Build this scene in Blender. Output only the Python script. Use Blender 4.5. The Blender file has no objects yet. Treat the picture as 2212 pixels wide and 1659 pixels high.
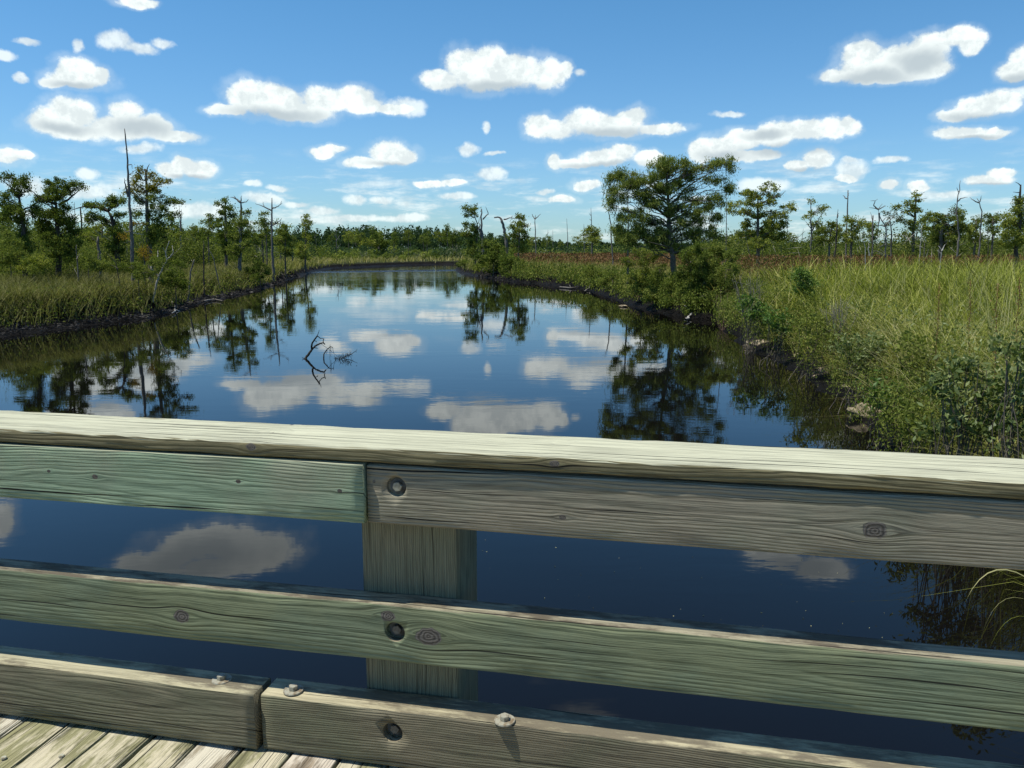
import bpy, bmesh, math, random
import numpy as np
from mathutils import Vector

# ------------------------------------------------------------------ camera, sky, sun, exposure
scene = bpy.context.scene
COL = scene.collection
H = 3.40                      # eye height above the water
PITCH = math.radians(9.4)
F, CX, CY = 1736.0, 1106.0, 829.5
cam_d = bpy.data.cameras.new('camera')
cam_d.sensor_width = 36.0
cam_d.lens = 36.0 * F / 2212.0
cam_d.clip_start = 0.05
cam_d.clip_end = 20000
cam = bpy.data.objects.new('camera', cam_d)
COL.objects.link(cam)
cam.location = (0, 0, H)
cam.rotation_euler = (math.pi / 2 - PITCH, 0, 0)
scene.camera = cam
scene.view_settings.view_transform = 'Standard'
scene.view_settings.look = 'None'
scene.view_settings.exposure = 0.0
scene.view_settings.gamma = 1.0
scene.cycles.max_bounces = 6
scene.cycles.transparent_max_bounces = 6
scene.cycles.caustics_reflective = False
scene.cycles.caustics_refractive = False

THETA = math.radians(12.0)    # yaw of the railing against the view
RV = np.array([math.cos(THETA), -math.sin(THETA)])   # along the railing, to the right
NV = np.array([math.sin(THETA), math.cos(THETA)])    # away from the camera
sun_to = Vector((-0.38 * RV[0] - 0.13 * NV[0], -0.38 * RV[1] - 0.13 * NV[1], 1.0)).normalized()
SUN_EL = math.asin(sun_to.z)
SUN_ROT = math.atan2(sun_to.x, sun_to.y)


def ray(px, py):
    u = (px - CX) / F
    v = (CY - py) / F
    return (u, math.cos(PITCH) + v * math.sin(PITCH), -math.sin(PITCH) + v * math.cos(PITCH))


def at(px, py, Y):            # point of the view ray at depth Y
    d = ray(px, py)
    t = Y / d[1]
    return np.array([d[0] * t, Y, H + d[2] * t])


def gnd(px, py, z=0.0):       # point of the view ray on the level z
    d = ray(px, py)
    t = (z - H) / d[2]
    return np.array([d[0] * t, d[1] * t, z])


def azel(px, py, refl=False):
    d = ray(px, py)
    z = -d[2] if refl else d[2]
    return math.atan2(d[0], d[1]), math.atan2(z, math.hypot(d[0], d[1]))


# ---- node helpers
class NT:
    def __init__(self, tree):
        self.t = tree
        self.n = tree.nodes
        self.l = tree.links

    def node(self, typ, **kw):
        nd = self.n.new(typ)
        for k, v in kw.items():
            setattr(nd, k, v)
        return nd

    def put(self, sock, val):
        if isinstance(val, bpy.types.NodeSocket):
            self.l.new(val, sock)
        elif val is not None:
            if isinstance(val, (tuple, list)) and len(val) == 3 and sock.type == 'RGBA':
                val = (*val, 1)
            sock.default_value = val

    def math(self, op, a, b=None, c=None, clamp=False):
        nd = self.node('ShaderNodeMath', operation=op, use_clamp=clamp)
        for i, x in enumerate((a, b, c)):
            if x is not None:
                self.put(nd.inputs[i], x)
        return nd.outputs[0]

    def vmath(self, op, a, b=None, c=None):
        nd = self.node('ShaderNodeVectorMath', operation=op)
        for i, x in enumerate((a, b, c)):
            if x is not None:
                self.put(nd.inputs[i], x)
        return nd.outputs['Value'] if op in ('LENGTH', 'DOT_PRODUCT', 'DISTANCE') else nd.outputs[0]

    def comb(self, x, y, z):
        nd = self.node('ShaderNodeCombineXYZ')
        for i, v in enumerate((x, y, z)):
            self.put(nd.inputs[i], v)
        return nd.outputs[0]

    def sep(self, v):
        nd = self.node('ShaderNodeSeparateXYZ')
        self.put(nd.inputs[0], v)
        return nd.outputs

    def noise(self, vec, scale, detail=2.0, rough=0.5, dist=0.0, color=False):
        nd = self.node('ShaderNodeTexNoise')
        self.put(nd.inputs['Vector'], vec)
        nd.inputs['Scale'].default_value = scale
        nd.inputs['Detail'].default_value = detail
        nd.inputs['Roughness'].default_value = rough
        nd.inputs['Distortion'].default_value = dist
        return nd.outputs['Color' if color else 'Fac']

    def mapr(self, v, a, b, c=0.0, d=1.0, smooth=True):
        nd = self.node('ShaderNodeMapRange', interpolation_type='SMOOTHSTEP' if smooth else 'LINEAR')
        for i, x in enumerate((v, a, b, c, d)):
            self.put(nd.inputs[i], x)
        return nd.outputs[0]

    def mix(self, f, a, b):
        nd = self.node('ShaderNodeMix', data_type='RGBA')
        self.put(nd.inputs[0], f)
        self.put(nd.inputs[6], a)
        self.put(nd.inputs[7], b)
        return nd.outputs[2]

    def ramp(self, f, stops):
        nd = self.node('ShaderNodeValToRGB')
        self.put(nd.inputs[0], f)
        e = nd.color_ramp.elements
        while len(e) < len(stops):
            e.new(0.5)
        for i, (p, c) in enumerate(stops):
            e[i].position = p
            e[i].color = (*c, 1)
        return nd.outputs[0]


# ---- clouds as soft lobes in azimuth / elevation: (x, y, rx, ry) in photo units
SOLID = [
 (490,237,50,15),(540,208,58,38),(600,215,70,38),(640,238,95,26),(700,212,66,30),(765,207,48,26),(790,226,42,20),(850,236,50,14),
 (950,172,50,24),(1000,137,48,38),(1060,137,50,37),(1065,168,105,34),(1120,150,60,38),(1180,160,52,34),(1222,150,20,20),
 (100,265,54,30),(160,245,58,37),(150,282,85,22),(272,243,38,30),(270,275,100,30),(330,272,45,26),(375,293,60,16),
 (120,180,38,14),(160,150,46,30),(170,170,70,24),(215,165,28,22),
 (15,336,35,20),(50,335,22,10),
 (370,370,36,20),(400,351,28,18),(430,366,42,22),
 (695,326,34,14),(725,319,28,10),
 (785,351,48,13),(842,330,52,25),(872,337,34,20),
 (930,400,38,11),(980,394,30,9),
 (1165,272,36,26),(1200,277,55,22),(1268,262,55,30),(1310,272,95,28),(1360,254,46,23),(1430,279,56,13),
 (1200,347,20,18),(1240,350,48,12),(1310,341,66,22),(1345,327,36,17),(1400,343,32,18),
 (1270,399,34,15),(1212,431,36,10),
 (1800,162,40,18),(1858,112,46,34),(1880,147,85,36),(1950,130,95,43),(2010,97,58,28),(2070,82,46,26),(2102,97,34,24),(1990,150,75,26),(1900,175,64,15),
 (2195,152,42,26),(2215,122,33,26),
 (2060,250,40,14),(2110,232,50,22),(2165,218,60,24),(2070,284,66,16),(2140,283,42,13),
 (1518,327,34,26),(1560,318,55,25),(1610,300,55,24),(1680,290,56,27),(1740,280,55,25),(1800,276,46,24),(1840,274,26,20),(1620,334,85,13),
 (1720,359,30,14),(1765,345,38,25),
 (2140,386,62,13),(2165,372,40,11),(1832,384,30,11),(1925,401,22,12),(1990,403,28,13),
 (300,3,52,13),
]
SOLID_R = [(5,1125,36,42),(330,1212,105,30),(450,1170,125,42),(560,1190,95,46),(430,1232,150,26),(1670,1198,75,22),(1780,1232,66,30)]
WISPY = [
 (250,88,42,26),(300,106,50,16),(352,92,28,14),(165,95,14,20),(62,90,30,10),(4,122,28,12),(38,170,16,12),(40,175,20,9),
 (300,322,55,15),(1048,270,9,12),(1013,323,24,16),(1068,333,24,6),(985,426,42,9),(1062,377,38,15),
 (765,432,26,13),(825,430,32,11),(550,402,18,9),(603,409,24,8),(575,432,46,13),(1173,415,20,8),
 (190,378,30,12),(190,412,64,20),(430,456,70,22),(60,400,60,25),(1650,398,58,18),(1840,368,36,26),(1838,345,20,9),
 (1575,248,44,8),(1925,345,38,9),(2060,418,60,10),(1255,158,16,12),(875,232,50,22),(410,292,30,10),
 (2180,205,70,16),(1430,403,40,12),(1500,430,40,10),(690,455,60,12),(760,470,80,9),(880,470,60,9),(640,440,30,8)]
SHADE = [(600,248,110,18),(1060,190,115,16),(130,275,80,16),(300,275,70,22),(170,185,60,12),(410,384,50,8),(850,352,60,8),
 (1310,288,100,14),(1300,357,80,8),(1880,172,95,22),(1990,130,60,28),(1700,322,110,16),(1560,335,60,14),(1660,290,50,10),(1740,370,50,7),
 (2110,252,80,12),(2100,294,70,7),(2195,172,45,16),(2140,396,70,6)]
SHADE_R = [(430,1205,190,44),(1740,1222,110,26)]


def build_world():
    w = bpy.data.worlds.new('World')
    scene.world = w
    w.use_nodes = True
    w.node_tree.nodes.clear()
    N = NT(w.node_tree)
    out = N.node('ShaderNodeOutputWorld')
    bg = N.node('ShaderNodeBackground')
    N.l.new(bg.outputs[0], out.inputs[0])
    sky = N.node('ShaderNodeTexSky', sky_type='NISHITA', sun_disc=False)
    sky.sun_elevation = SUN_EL
    sky.sun_rotation = SUN_ROT
    sky.air_density = 1.0
    sky.dust_density = 0.4
    sky.ozone_density = 2.0
    STR = 0.12
    bg.inputs[1].default_value = STR
    tc = N.node('ShaderNodeTexCoord')
    d = tc.outputs['Generated']
    s = N.sep(d)
    az = N.math('ARCTAN2', s[0], s[1])
    el = N.math('ARCSINE', s[2])
    P0 = N.comb(az, el, 0.0)
    # billows on the outline
    w1 = N.noise(P0, 22.0, 7.0, 0.60, color=True)
    w1 = N.vmath('SUBTRACT', w1, (0.5, 0.5, 0.5))
    P = N.vmath('MULTIPLY_ADD', w1, (0.025, 0.019, 0.0), P0)

    def chain(P, lobes, refl_lobes=(), k=0.25):
        cur = None
        for L, refl in [(q, False) for q in lobes] + [(q, True) for q in refl_lobes]:
            x, y, rx, ry = L
            a, e = azel(x, y, refl)
            a1, e1 = azel(x + rx, y, refl)
            a2, e2 = azel(x, y - ry, refl)
            ra = abs(a1 - a) + 1e-4
            re = abs(e2 - e) + 1e-4
            v = N.vmath('MULTIPLY_ADD', P, (1 / ra, 1 / re, 0.0), (-a / ra, -e / re, 0.0))
            r = N.vmath('LENGTH', v)
            if cur is None:
                cur = r
            else:
                nd = N.node('ShaderNodeMath', operation='SMOOTH_MIN')
                N.put(nd.inputs[0], cur)
                N.put(nd.inputs[1], r)
                nd.inputs[2].default_value = k
                cur = nd.outputs[0]
        return cur
    sol = chain(P, SOLID, SOLID_R)
    wis = chain(P, WISPY, (), 0.3)
    sha = chain(P, SHADE, SHADE_R, 0.3)
    fine = N.noise(P0, 34.0, 7.0, 0.66)
    med = N.noise(P0, 17.0, 4.0, 0.6)
    fz = N.math('MULTIPLY_ADD', fine, 0.95, -0.475)
    mz = N.math('MULTIPLY_ADD', med, 0.9, -0.45)
    sol_n = N.math('ADD', sol, fz)
    wis_n = N.math('ADD', N.math('ADD', wis, fz), mz)
    m_sol = N.mapr(sol_n, 1.10, 0.70)
    m_halo = N.math('MULTIPLY', N.mapr(N.math('ADD', sol, N.math('MULTIPLY', mz, 1.6)), 1.45, 0.85), 0.22)
    m_sol = N.math('MAXIMUM', m_sol, m_halo)
    m_wis = N.math('MULTIPLY', N.mapr(wis_n, 1.15, 0.45), 0.78)
    # rows of small clouds near the horizon
    band = N.noise(N.vmath('MULTIPLY', P0, (10.0, 46.0, 1.0)), 1.0, 5.0, 0.62)
    bandm = N.math('MULTIPLY', N.mapr(el, 0.004, 0.02), N.mapr(el, 0.125, 0.055))
    m_band = N.math('MULTIPLY', N.mapr(band, 0.47, 0.68), N.math('MULTIPLY', bandm, 0.75))
    # clouds in the part of the sky that the photo does not show
    pl = N.comb(N.math('DIVIDE', s[0], N.math('MAXIMUM', s[2], 0.05)), N.math('DIVIDE', s[1], N.math('MAXIMUM', s[2], 0.05)), 0.0)
    gen = N.noise(pl, 0.9, 5.0, 0.55)
    aback = N.mapr(N.math('ABSOLUTE', az), 0.68, 0.85)
    high = N.mapr(el, 0.43, 0.50)
    m_gen = N.math('MULTIPLY', N.mapr(gen, 0.58, 0.68), N.math('MULTIPLY', N.math('MAXIMUM', aback, high), N.mapr(el, 0.03, 0.12)))
    m = N.math('MAXIMUM', N.math('MAXIMUM', m_sol, m_wis), N.math('MAXIMUM', m_band, m_gen))
    # grey bellies
    shn = N.math('ADD', sha, N.math('MULTIPLY_ADD', med, 1.2, -0.6))
    shade = N.math('MULTIPLY', N.mapr(shn, 1.7, 0.2), 0.95)
    puff = N.math('MULTIPLY', N.mapr(fine, 0.40, 0.60), 0.50)
    shade = N.math('MAXIMUM', shade, puff)
    shade = N.math('MAXIMUM', shade, N.math('MULTIPLY', N.math('MULTIPLY', m_gen, m_gen), 0.8))
    K = 1.0 / STR
    ccol = N.mix(shade, (1.04 * K, 1.12 * K, 1.10 * K), (0.52 * K, 0.61 * K, 0.66 * K))
    # clear sky: Nishita, tinted to the photograph's white balance
    tint = N.mix(N.mapr(el, 0.0, 0.40), SKY_LO, SKY_HI)
    tint = N.mix(N.mapr(el, 0.42, 0.95), tint, (0.14, 0.38, 0.72))
    skyc = N.vmath('MULTIPLY', sky.outputs[0], tint)
    fin = N.mix(m, skyc, ccol)
    N.put(bg.inputs[0], fin)
    w.cycles.sampling_method = 'MANUAL'
    w.cycles.sample_map_resolution = 512


SKY_LO = (0.62, 0.90, 1.16)
SKY_HI = (0.47, 0.92, 1.13)
build_world()
sl = bpy.data.lights.new('sun', 'SUN')
sl.energy = 5.0
sl.angle = math.radians(0.53)
sl.color = (1.0, 0.97, 0.88)
so = bpy.data.objects.new('sun', sl)
COL.objects.link(so)
so.location = (0, 0, 30)
so.rotation_euler = sun_to.to_track_quat('Z', 'Y').to_euler()


# ------------------------------------------------------------------ object helpers
def tag(o, label=None, cat=None, group=None, kind=None):
    if label:
        o['label'] = label
    if cat:
        o['category'] = cat
    if group:
        o['group'] = group
    if kind:
        o['kind'] = kind
    return o


def empty(name, loc=(0, 0, 0), rz=0.0):
    o = bpy.data.objects.new(name, None)
    o.location = loc
    o.rotation_euler = (0, 0, rz)
    o.empty_display_size = 0.2
    COL.objects.link(o)
    return o


def np_mesh(name, V, Q, mat, parent=None, tint=None, smooth=False, loc=None):
    """V (n,3), Q list of (m,k) index arrays"""
    me = bpy.data.meshes.new(name)
    V = np.asarray(V, dtype=np.float32)
    me.vertices.add(len(V))
    me.vertices.foreach_set('co', V.ravel())
    Q = [q for q in Q if len(q)]
    idx = np.concatenate([q.ravel() for q in Q]).astype(np.int32)
    tot = np.concatenate([np.full(len(q), q.shape[1], dtype=np.int32) for q in Q])
    st = np.concatenate([[0], np.cumsum(tot)[:-1]]).astype(np.int32)
    me.loops.add(len(idx))
    me.loops.foreach_set('vertex_index', idx)
    me.polygons.add(len(tot))
    me.polygons.foreach_set('loop_start', st)
    me.polygons.foreach_set('loop_total', tot)
    if smooth:
        me.polygons.foreach_set('use_smooth', np.ones(len(tot), dtype=bool))
    if tint is not None:
        a = me.attributes.new('tint', 'FLOAT', 'POINT')
        a.data.foreach_set('value', np.asarray(tint, dtype=np.float32))
    me.update(calc_edges=True)
    me.materials.append(mat)
    o = bpy.data.objects.new(name, me)
    COL.objects.link(o)
    if parent is not None:
        o.parent = parent
    if loc is not None:
        o.location = loc
    return o


class Tubes:
    def __init__(self):
        self.V = []
        self.Q = []
        self.n = 0

    def add(self, pts, rad, sides=6, cap=True):
        pts = np.asarray(pts, float)
        m = len(pts)
        rad = np.broadcast_to(np.asarray(rad, float), (m,))
        t = np.gradient(pts, axis=0)
        t /= np.linalg.norm(t, axis=1)[:, None] + 1e-9
        ref = np.array([0.31, 0.95, 0.05]) if abs(t[0][2]) > 0.6 else np.array([0.05, 0.1, 1.0])
        a = np.cross(t, ref)
        a /= np.linalg.norm(a, axis=1)[:, None] + 1e-9
        b = np.cross(t, a)
        ang = np.arange(sides) * 2 * math.pi / sides
        ring = (a[:, None, :] * np.cos(ang)[None, :, None] + b[:, None, :] * np.sin(ang)[None, :, None]) * rad[:, None, None]
        V = (pts[:, None, :] + ring).reshape(-1, 3)
        i = np.arange(m - 1)[:, None] * sides
        j = np.arange(sides)[None, :]
        k = (j + 1) % sides
        Q = np.stack([i + j, i + k, i + sides + k, i + sides + j], -1).reshape(-1, 4) + self.n
        self.V.append(V)
        self.Q.append(Q)
        self.n += len(V)
        if cap:
            c = pts[-1] + t[-1] * rad[-1] * 0.5
            self.V.append(c[None])
            e = self.n
            base = self.n - sides
            jj = np.arange(sides)
            self.Q.append(np.stack([base + jj, base + (jj + 1) % sides, np.full(sides, e), np.full(sides, e)], -1)[:, :3])
            self.n += 1

    def build(self, name, mat, parent=None, origin=(0, 0, 0)):
        V = np.concatenate(self.V) - np.asarray(origin)
        q4 = [q for q in self.Q if q.shape[1] == 4]
        q3 = [q for q in self.Q if q.shape[1] == 3]
        L = []
        if q4:
            L.append(np.concatenate(q4))
        if q3:
            L.append(np.concatenate(q3))
        return np_mesh(name, V, L, mat, parent, smooth=True)


def curve(p0, p1, n=6, sag=0.0, jit=0.0, rng=None):
    t = np.linspace(0, 1, n)[:, None]
    p = (1 - t) * np.asarray(p0) + t * np.asarray(p1)
    p[:, 2] += sag * 4 * (t * (1 - t))[:, 0]
    if jit and rng is not None:
        p[1:-1] += rng.normal(0, jit, (n - 2, 3))
    return p


def resample(pts, rad, n):
    pts = np.asarray(pts, float)
    d = np.concatenate([[0], np.cumsum(np.linalg.norm(np.diff(pts, axis=0), axis=1))])
    s = np.linspace(0, d[-1], n)
    return np.stack([np.interp(s, d, pts[:, k]) for k in range(3)], -1), np.interp(s, d, rad)


# ------------------------------------------------------------------ materials
def mat_new(name):
    m = bpy.data.materials.new(name)
    m.use_nodes = True
    m.node_tree.nodes.clear()
    N = NT(m.node_tree)
    out = N.node('ShaderNodeOutputMaterial')
    return m, N, out


def leaf_mat(name, stops, trans=0.33, gloss=0.0):
    m, N, out = mat_new(name)
    at_ = N.node('ShaderNodeAttribute', attribute_name='tint')
    c = N.ramp(at_.outputs['Fac'], stops)
    df = N.node('ShaderNodeBsdfDiffuse')
    tr = N.node('ShaderNodeBsdfTranslucent')
    N.put(df.inputs[0], c)
    N.put(tr.inputs[0], N.vmath('MULTIPLY', c, (1.15, 1.25, 0.6)))
    mx = N.node('ShaderNodeMixShader')
    mx.inputs[0].default_value = trans
    N.l.new(df.outputs[0], mx.inputs[1])
    N.l.new(tr.outputs[0], mx.inputs[2])
    last = mx
    if gloss > 0:
        gl = N.node('ShaderNodeBsdfGlossy')
        gl.inputs['Roughness'].default_value = 0.45
        gl.inputs[0].default_value = (0.8, 0.85, 0.8, 1)
        m2 = N.node('ShaderNodeMixShader')
        m2.inputs[0].default_value = gloss
        N.l.new(mx.outputs[0], m2.inputs[1])
        N.l.new(gl.outputs[0], m2.inputs[2])
        last = m2
    N.l.new(last.outputs[0], out.inputs[0])
    return m


def bark_mat(name, c1, c2, scale=3.0):
    m, N, out = mat_new(name)
    tc = N.node('ShaderNodeTexCoord')
    v = N.vmath('MULTIPLY', tc.outputs['Object'], (9.0, 9.0, 1.2))
    n = N.noise(v, scale, 4.0, 0.6)
    n2 = N.noise(tc.outputs['Object'], 1.1, 2.0)
    c = N.mix(N.mapr(n, 0.35, 0.65), c1, c2)
    c = N.mix(N.mapr(n2, 0.5, 0.75, 0.0, 0.6), c, tuple(x * 0.5 for x in c1))
    p = N.node('ShaderNodeBsdfPrincipled')
    N.put(p.inputs['Base Color'], c)
    p.inputs['Roughness'].default_value = 0.9
    p.inputs['Specular IOR Level'].default_value = 0.15
    b = N.node('ShaderNodeBump')
    b.inputs['Distance'].default_value = 0.03
    N.put(b.inputs['Height'], n)
    N.l.new(b.outputs[0], p.inputs['Normal'])
    N.l.new(p.outputs[0], out.inputs[0])
    return m


def wood_mat(name, light, dark, top, knots=(), seed=0.0, axis='x', ring=1.0, crack=1.0, patch=None, patch_amt=0.0, zc=-0.25, speck=None, tone=0.35, yc0=2.42, wrap=None):
    """weathered sawn timber; long axis x, rings wander around a pith line below the board"""
    m, N, out = mat_new(name)
    tc = N.node('ShaderNodeTexCoord')
    o = tc.outputs['Object']
    s = N.sep(o)
    if axis == 'x':
        X, Yc, Z = s[0], s[1], s[2]
    elif axis == 'y':
        X, Yc, Z = s[1], s[2], s[0]
    else:
        X, Yc, Z = s[2], s[1], s[0]
    Yc = N.math('SUBTRACT', Yc, yc0)
    if wrap:
        q0 = N.math('DIVIDE', N.math('SUBTRACT', Z, wrap[0]), wrap[1])
        Z = N.math('MULTIPLY', N.math('FRACT', q0), wrap[1])
        X = N.math('ADD', X, N.math('MULTIPLY', N.math('FLOOR', q0), 5.37))
    base = N.comb(X, Yc, Z)
    sh = N.vmath('ADD', base, (seed * 3.7, seed * 1.3, seed * 2.1))
    # lines bend around the knots
    Zk = Z
    kmask = None
    krings = None
    for (kx, kz, kr) in knots:
        dx = N.math('SUBTRACT', X, kx)
        dz = N.math('SUBTRACT', Z, kz)
        e = N.math('ADD', N.math('POWER', N.math('DIVIDE', dx, kr * 3.2), 2.0), N.math('POWER', N.math('DIVIDE', dz, kr * 2.0), 2.0))
        g = N.math('EXPONENT', N.math('MULTIPLY', e, -1.0))
        sg = N.math('DIVIDE', dz, N.math('ADD', N.math('ABSOLUTE', dz), kr * 0.5))
        Zk = N.math('SUBTRACT', Zk, N.math('MULTIPLY', N.math('MULTIPLY', g, sg), kr * 1.15))
        rr = N.vmath('LENGTH', N.comb(N.math('DIVIDE', dx, kr * 1.15), 0.0, N.math('DIVIDE', dz, kr * 0.85)))
        rr = N.math('ADD', rr, N.math('MULTIPLY_ADD', N.noise(base, 38.0, 2.0), 0.7, -0.35))
        km = N.mapr(rr, 1.08, 0.92)
        kr_ = N.math('SINE', N.math('MULTIPLY', rr, 19.0))
        kmask = km if kmask is None else N.math('MAXIMUM', kmask, km)
        krings = kr_ if krings is None else N.math('ADD', N.math('MULTIPLY', kr_, km), N.math('MULTIPLY', krings, N.math('SUBTRACT', 1.0, km)))
    wv = N.vmath('MULTIPLY', sh, (0.7, 3.5, 3.0))
    w = N.math('SUBTRACT', N.noise(wv, 1.0, 3.0, 0.5), 0.5)
    w2 = N.math('SUBTRACT', N.noise(N.vmath('MULTIPLY', sh, (6.0, 18.0, 22.0)), 1.0, 2.0, 0.5), 0.5)
    q = N.vmath('LENGTH', N.comb(0.0, Yc, N.math('ADD', Zk, -zc)))
    q = N.math('ADD', q, N.math('ADD', N.math('MULTIPLY', w, 0.075), N.math('MULTIPLY', w2, 0.005)))
    rg = N.math('SINE', N.math('MULTIPLY', q, 760.0 * ring))
    rg = N.math('MULTIPLY_ADD', rg, 0.5, 0.5)
    rgp = N.math('POWER', rg, 2.2)
    big = N.noise(sh, 1.7, 4.0, 0.6)
    streak = N.noise(N.vmath('MULTIPLY', N.comb(N.math('ADD', X, seed), Yc, N.math('ADD', Zk, N.math('MULTIPLY', w, 0.1))), (5.0, 200.0, 260.0)), 1.0, 3.0, 0.6)
    # long drying cracks
    tl = N.math('DIVIDE', N.math('ADD', N.math('ADD', N.math('ADD', Zk, N.math('MULTIPLY', Yc, 0.8)), N.math('MULTIPLY', w, 0.07)), seed), 0.031)
    fid = N.math('FLOOR', tl)
    ff = N.math('ABSOLUTE', N.math('SUBTRACT', N.math('FRACT', tl), 0.5))
    pres = N.noise(N.comb(N.math('MULTIPLY', X, 1.5), N.math('MULTIPLY', fid, 7.13), seed), 1.0, 1.5, 0.5)
    wid = N.mapr(pres, 0.50, 0.72, 0.0, 0.075)
    cband = N.math('MULTIPLY', N.mapr(N.math('SUBTRACT', ff, wid), 0.012, -0.012), N.mapr(pres, 0.50, 0.54))
    cm = 1.0
    crk = N.math('MULTIPLY', N.math('MULTIPLY', cband, cm), crack)
    col = N.mix(N.math('MULTIPLY', N.math('MULTIPLY', rgp, N.mapr(big, 0.35, 0.65, 0.35, 0.8)), 0.52), light, dark)
    hi = N.math('MULTIPLY', N.math('POWER', N.math('SUBTRACT', 1.0, rg), 4.0), N.mapr(big, 0.4, 0.7, 0.1, 0.55))
    col = N.mix(hi, col, tuple(min(1.0, c * 1.5) for c in light))  # sunlit highlight on the grain ridges, painted into the colour
    if patch is not None:
        pm = N.math('MULTIPLY', N.mapr(big, 0.40, 0.62), patch_amt)
        col = N.mix(pm, col, patch)
    col = N.mix(N.mapr(streak, 0.42, 0.72, 0.0, 0.7), col, tuple(c * 0.55 for c in dark))
    # soft stains
    st = N.noise(N.vmath('MULTIPLY', sh, (2.5, 9.0, 12.0)), 1.0, 6.0, 0.72)
    col = N.mix(N.mapr(st, 0.5, 0.78, 0.0, tone), col, tuple(c * 0.35 for c in light))
    # upper faces blend to the separate top colour
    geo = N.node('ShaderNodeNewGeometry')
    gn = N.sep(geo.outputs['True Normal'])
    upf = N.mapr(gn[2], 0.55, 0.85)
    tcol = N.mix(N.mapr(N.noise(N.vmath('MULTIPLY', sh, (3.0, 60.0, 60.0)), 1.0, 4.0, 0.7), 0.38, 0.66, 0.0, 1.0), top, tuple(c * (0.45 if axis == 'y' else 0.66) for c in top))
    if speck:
        tcol = N.mix(N.mapr(st, 0.43, 0.58, 0.0, 0.9), tcol, speck)  # dark specks: mildew, with shade on the tops painted in as well
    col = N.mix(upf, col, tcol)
    if kmask is not None:
        kc = N.mix(N.math('MULTIPLY_ADD', krings, 0.5, 0.5), (0.15, 0.135, 0.115), (0.075, 0.065, 0.055))
        col = N.mix(kmask, col, kc)
    col = N.mix(crk, col, (0.012, 0.012, 0.01))
    p = N.node('ShaderNodeBsdfPrincipled')
    N.put(p.inputs['Base Color'], col)
    p.inputs['Roughness'].default_value = 0.85
    p.inputs['Specular IOR Level'].default_value = 0.2
    hgt = N.math('MULTIPLY', rgp, -0.0019)
    hgt = N.math('ADD', hgt, N.math('MULTIPLY', streak, 0.0026))
    hgt = N.math('ADD', hgt, N.math('MULTIPLY', st, 0.001))
    hgt = N.math('SUBTRACT', hgt, N.math('MULTIPLY', crk, 0.006))
    if krings is not None:
        hgt = N.math('ADD', hgt, N.math('MULTIPLY', N.math('MULTIPLY', krings, kmask), 0.0006))
    b = N.node('ShaderNodeBump')
    b.inputs['Distance'].default_value = 1.0
    b.inputs['Strength'].default_value = 1.0
    N.put(b.inputs['Height'], hgt)
    N.l.new(b.outputs[0], p.inputs['Normal'])
    N.l.new(p.outputs[0], out.inputs[0])
    return m


def metal_mat(name, c, rough=0.55, metal=0.6):
    m, N, out = mat_new(name)
    tc = N.node('ShaderNodeTexCoord')
    n = N.noise(tc.outputs['Object'], 60.0, 3.0, 0.6)
    col = N.mix(N.mapr(n, 0.4, 0.7), c, (c[0] * 0.55, c[1] * 0.42, c[2] * 0.3))
    p = N.node('ShaderNodeBsdfPrincipled')
    N.put(p.inputs['Base Color'], col)
    p.inputs['Roughness'].default_value = rough
    p.inputs['Metallic'].default_value = metal
    N.l.new(p.outputs[0], out.inputs[0])
    return m


# ------------------------------------------------------------------ river outline, land height
def snoise(x, y, s=1.0, k=0):
    return (np.sin(x * 1.7 * s + 1.3 * np.sin(y * 1.1 * s + k) + k) + np.sin(y * 2.1 * s + 1.7 * np.sin(x * 0.9 * s + 2.1 * k))
            + 0.6 * np.sin((x + y) * 3.3 * s + 3.1 * k) + 0.6 * np.sin((x - y) * 4.1 * s + 1.1 * k)) / 3.2


left_px = [(0,727),(100,714),(200,702),(300,690),(370,677),(430,655),(500,641),(560,627),(600,612),(640,599),(680,587),(720,580),(800,576.5),(880,573),(950,571.5)]
right_px = [(980,583),(1000,592),(1060,601),(1100,608),(1160,613),(1250,622),(1320,642),(1370,662),(1430,676),(1500,688),(1560,692),(1600,738),(1650,765),(1720,800),(1790,845),(1850,900),(1890,965)]
L_ = [gnd(*p)[:2] for p in left_px]
R_ = [gnd(*p)[:2] for p in right_px]
poly = [(-27.5, -70), (-27.0, -10), (-26.5, 10), (-25.8, 25)] + [tuple(p) for p in L_]
poly += [(30, 214), (120, 230), (260, 232), (262, 206), (120, 205), (35, 186), (0, 172)]
poly += [tuple(p) for p in R_] + [(5.95, 11.0), (5.5, 8.5), (5.15, 6.8), (5.3, 4.0), (6.2, 0), (7.5, -10), (9, -70)]
POLY = np.array(poly, float)


def river_d(x, y):
    """signed distance, positive on land"""
    x = np.asarray(x, float).ravel()
    y = np.asarray(y, float).ravel()
    best = np.full(x.shape, 1e9)
    ins = np.zeros(x.shape, bool)
    n = len(POLY)
    for i in range(n):
        ax, ay = POLY[i]
        bx, by = POLY[(i + 1) % n]
        ex, ey = bx - ax, by - ay
        t = np.clip(((x - ax) * ex + (y - ay) * ey) / (ex * ex + ey * ey), 0, 1)
        best = np.minimum(best, np.hypot(x - ax - t * ex, y - ay - t * ey))
        if ay != by:
            c = ((ay > y) != (by > y)) & (x < (bx - ax) * (y - ay) / (by - ay) + ax)
            ins ^= c
    d = np.where(ins, -best, best)
    return d + 0.38 * snoise(x, y, 0.9, 1) + 0.20 * snoise(x, y, 3.1, 2)


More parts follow.
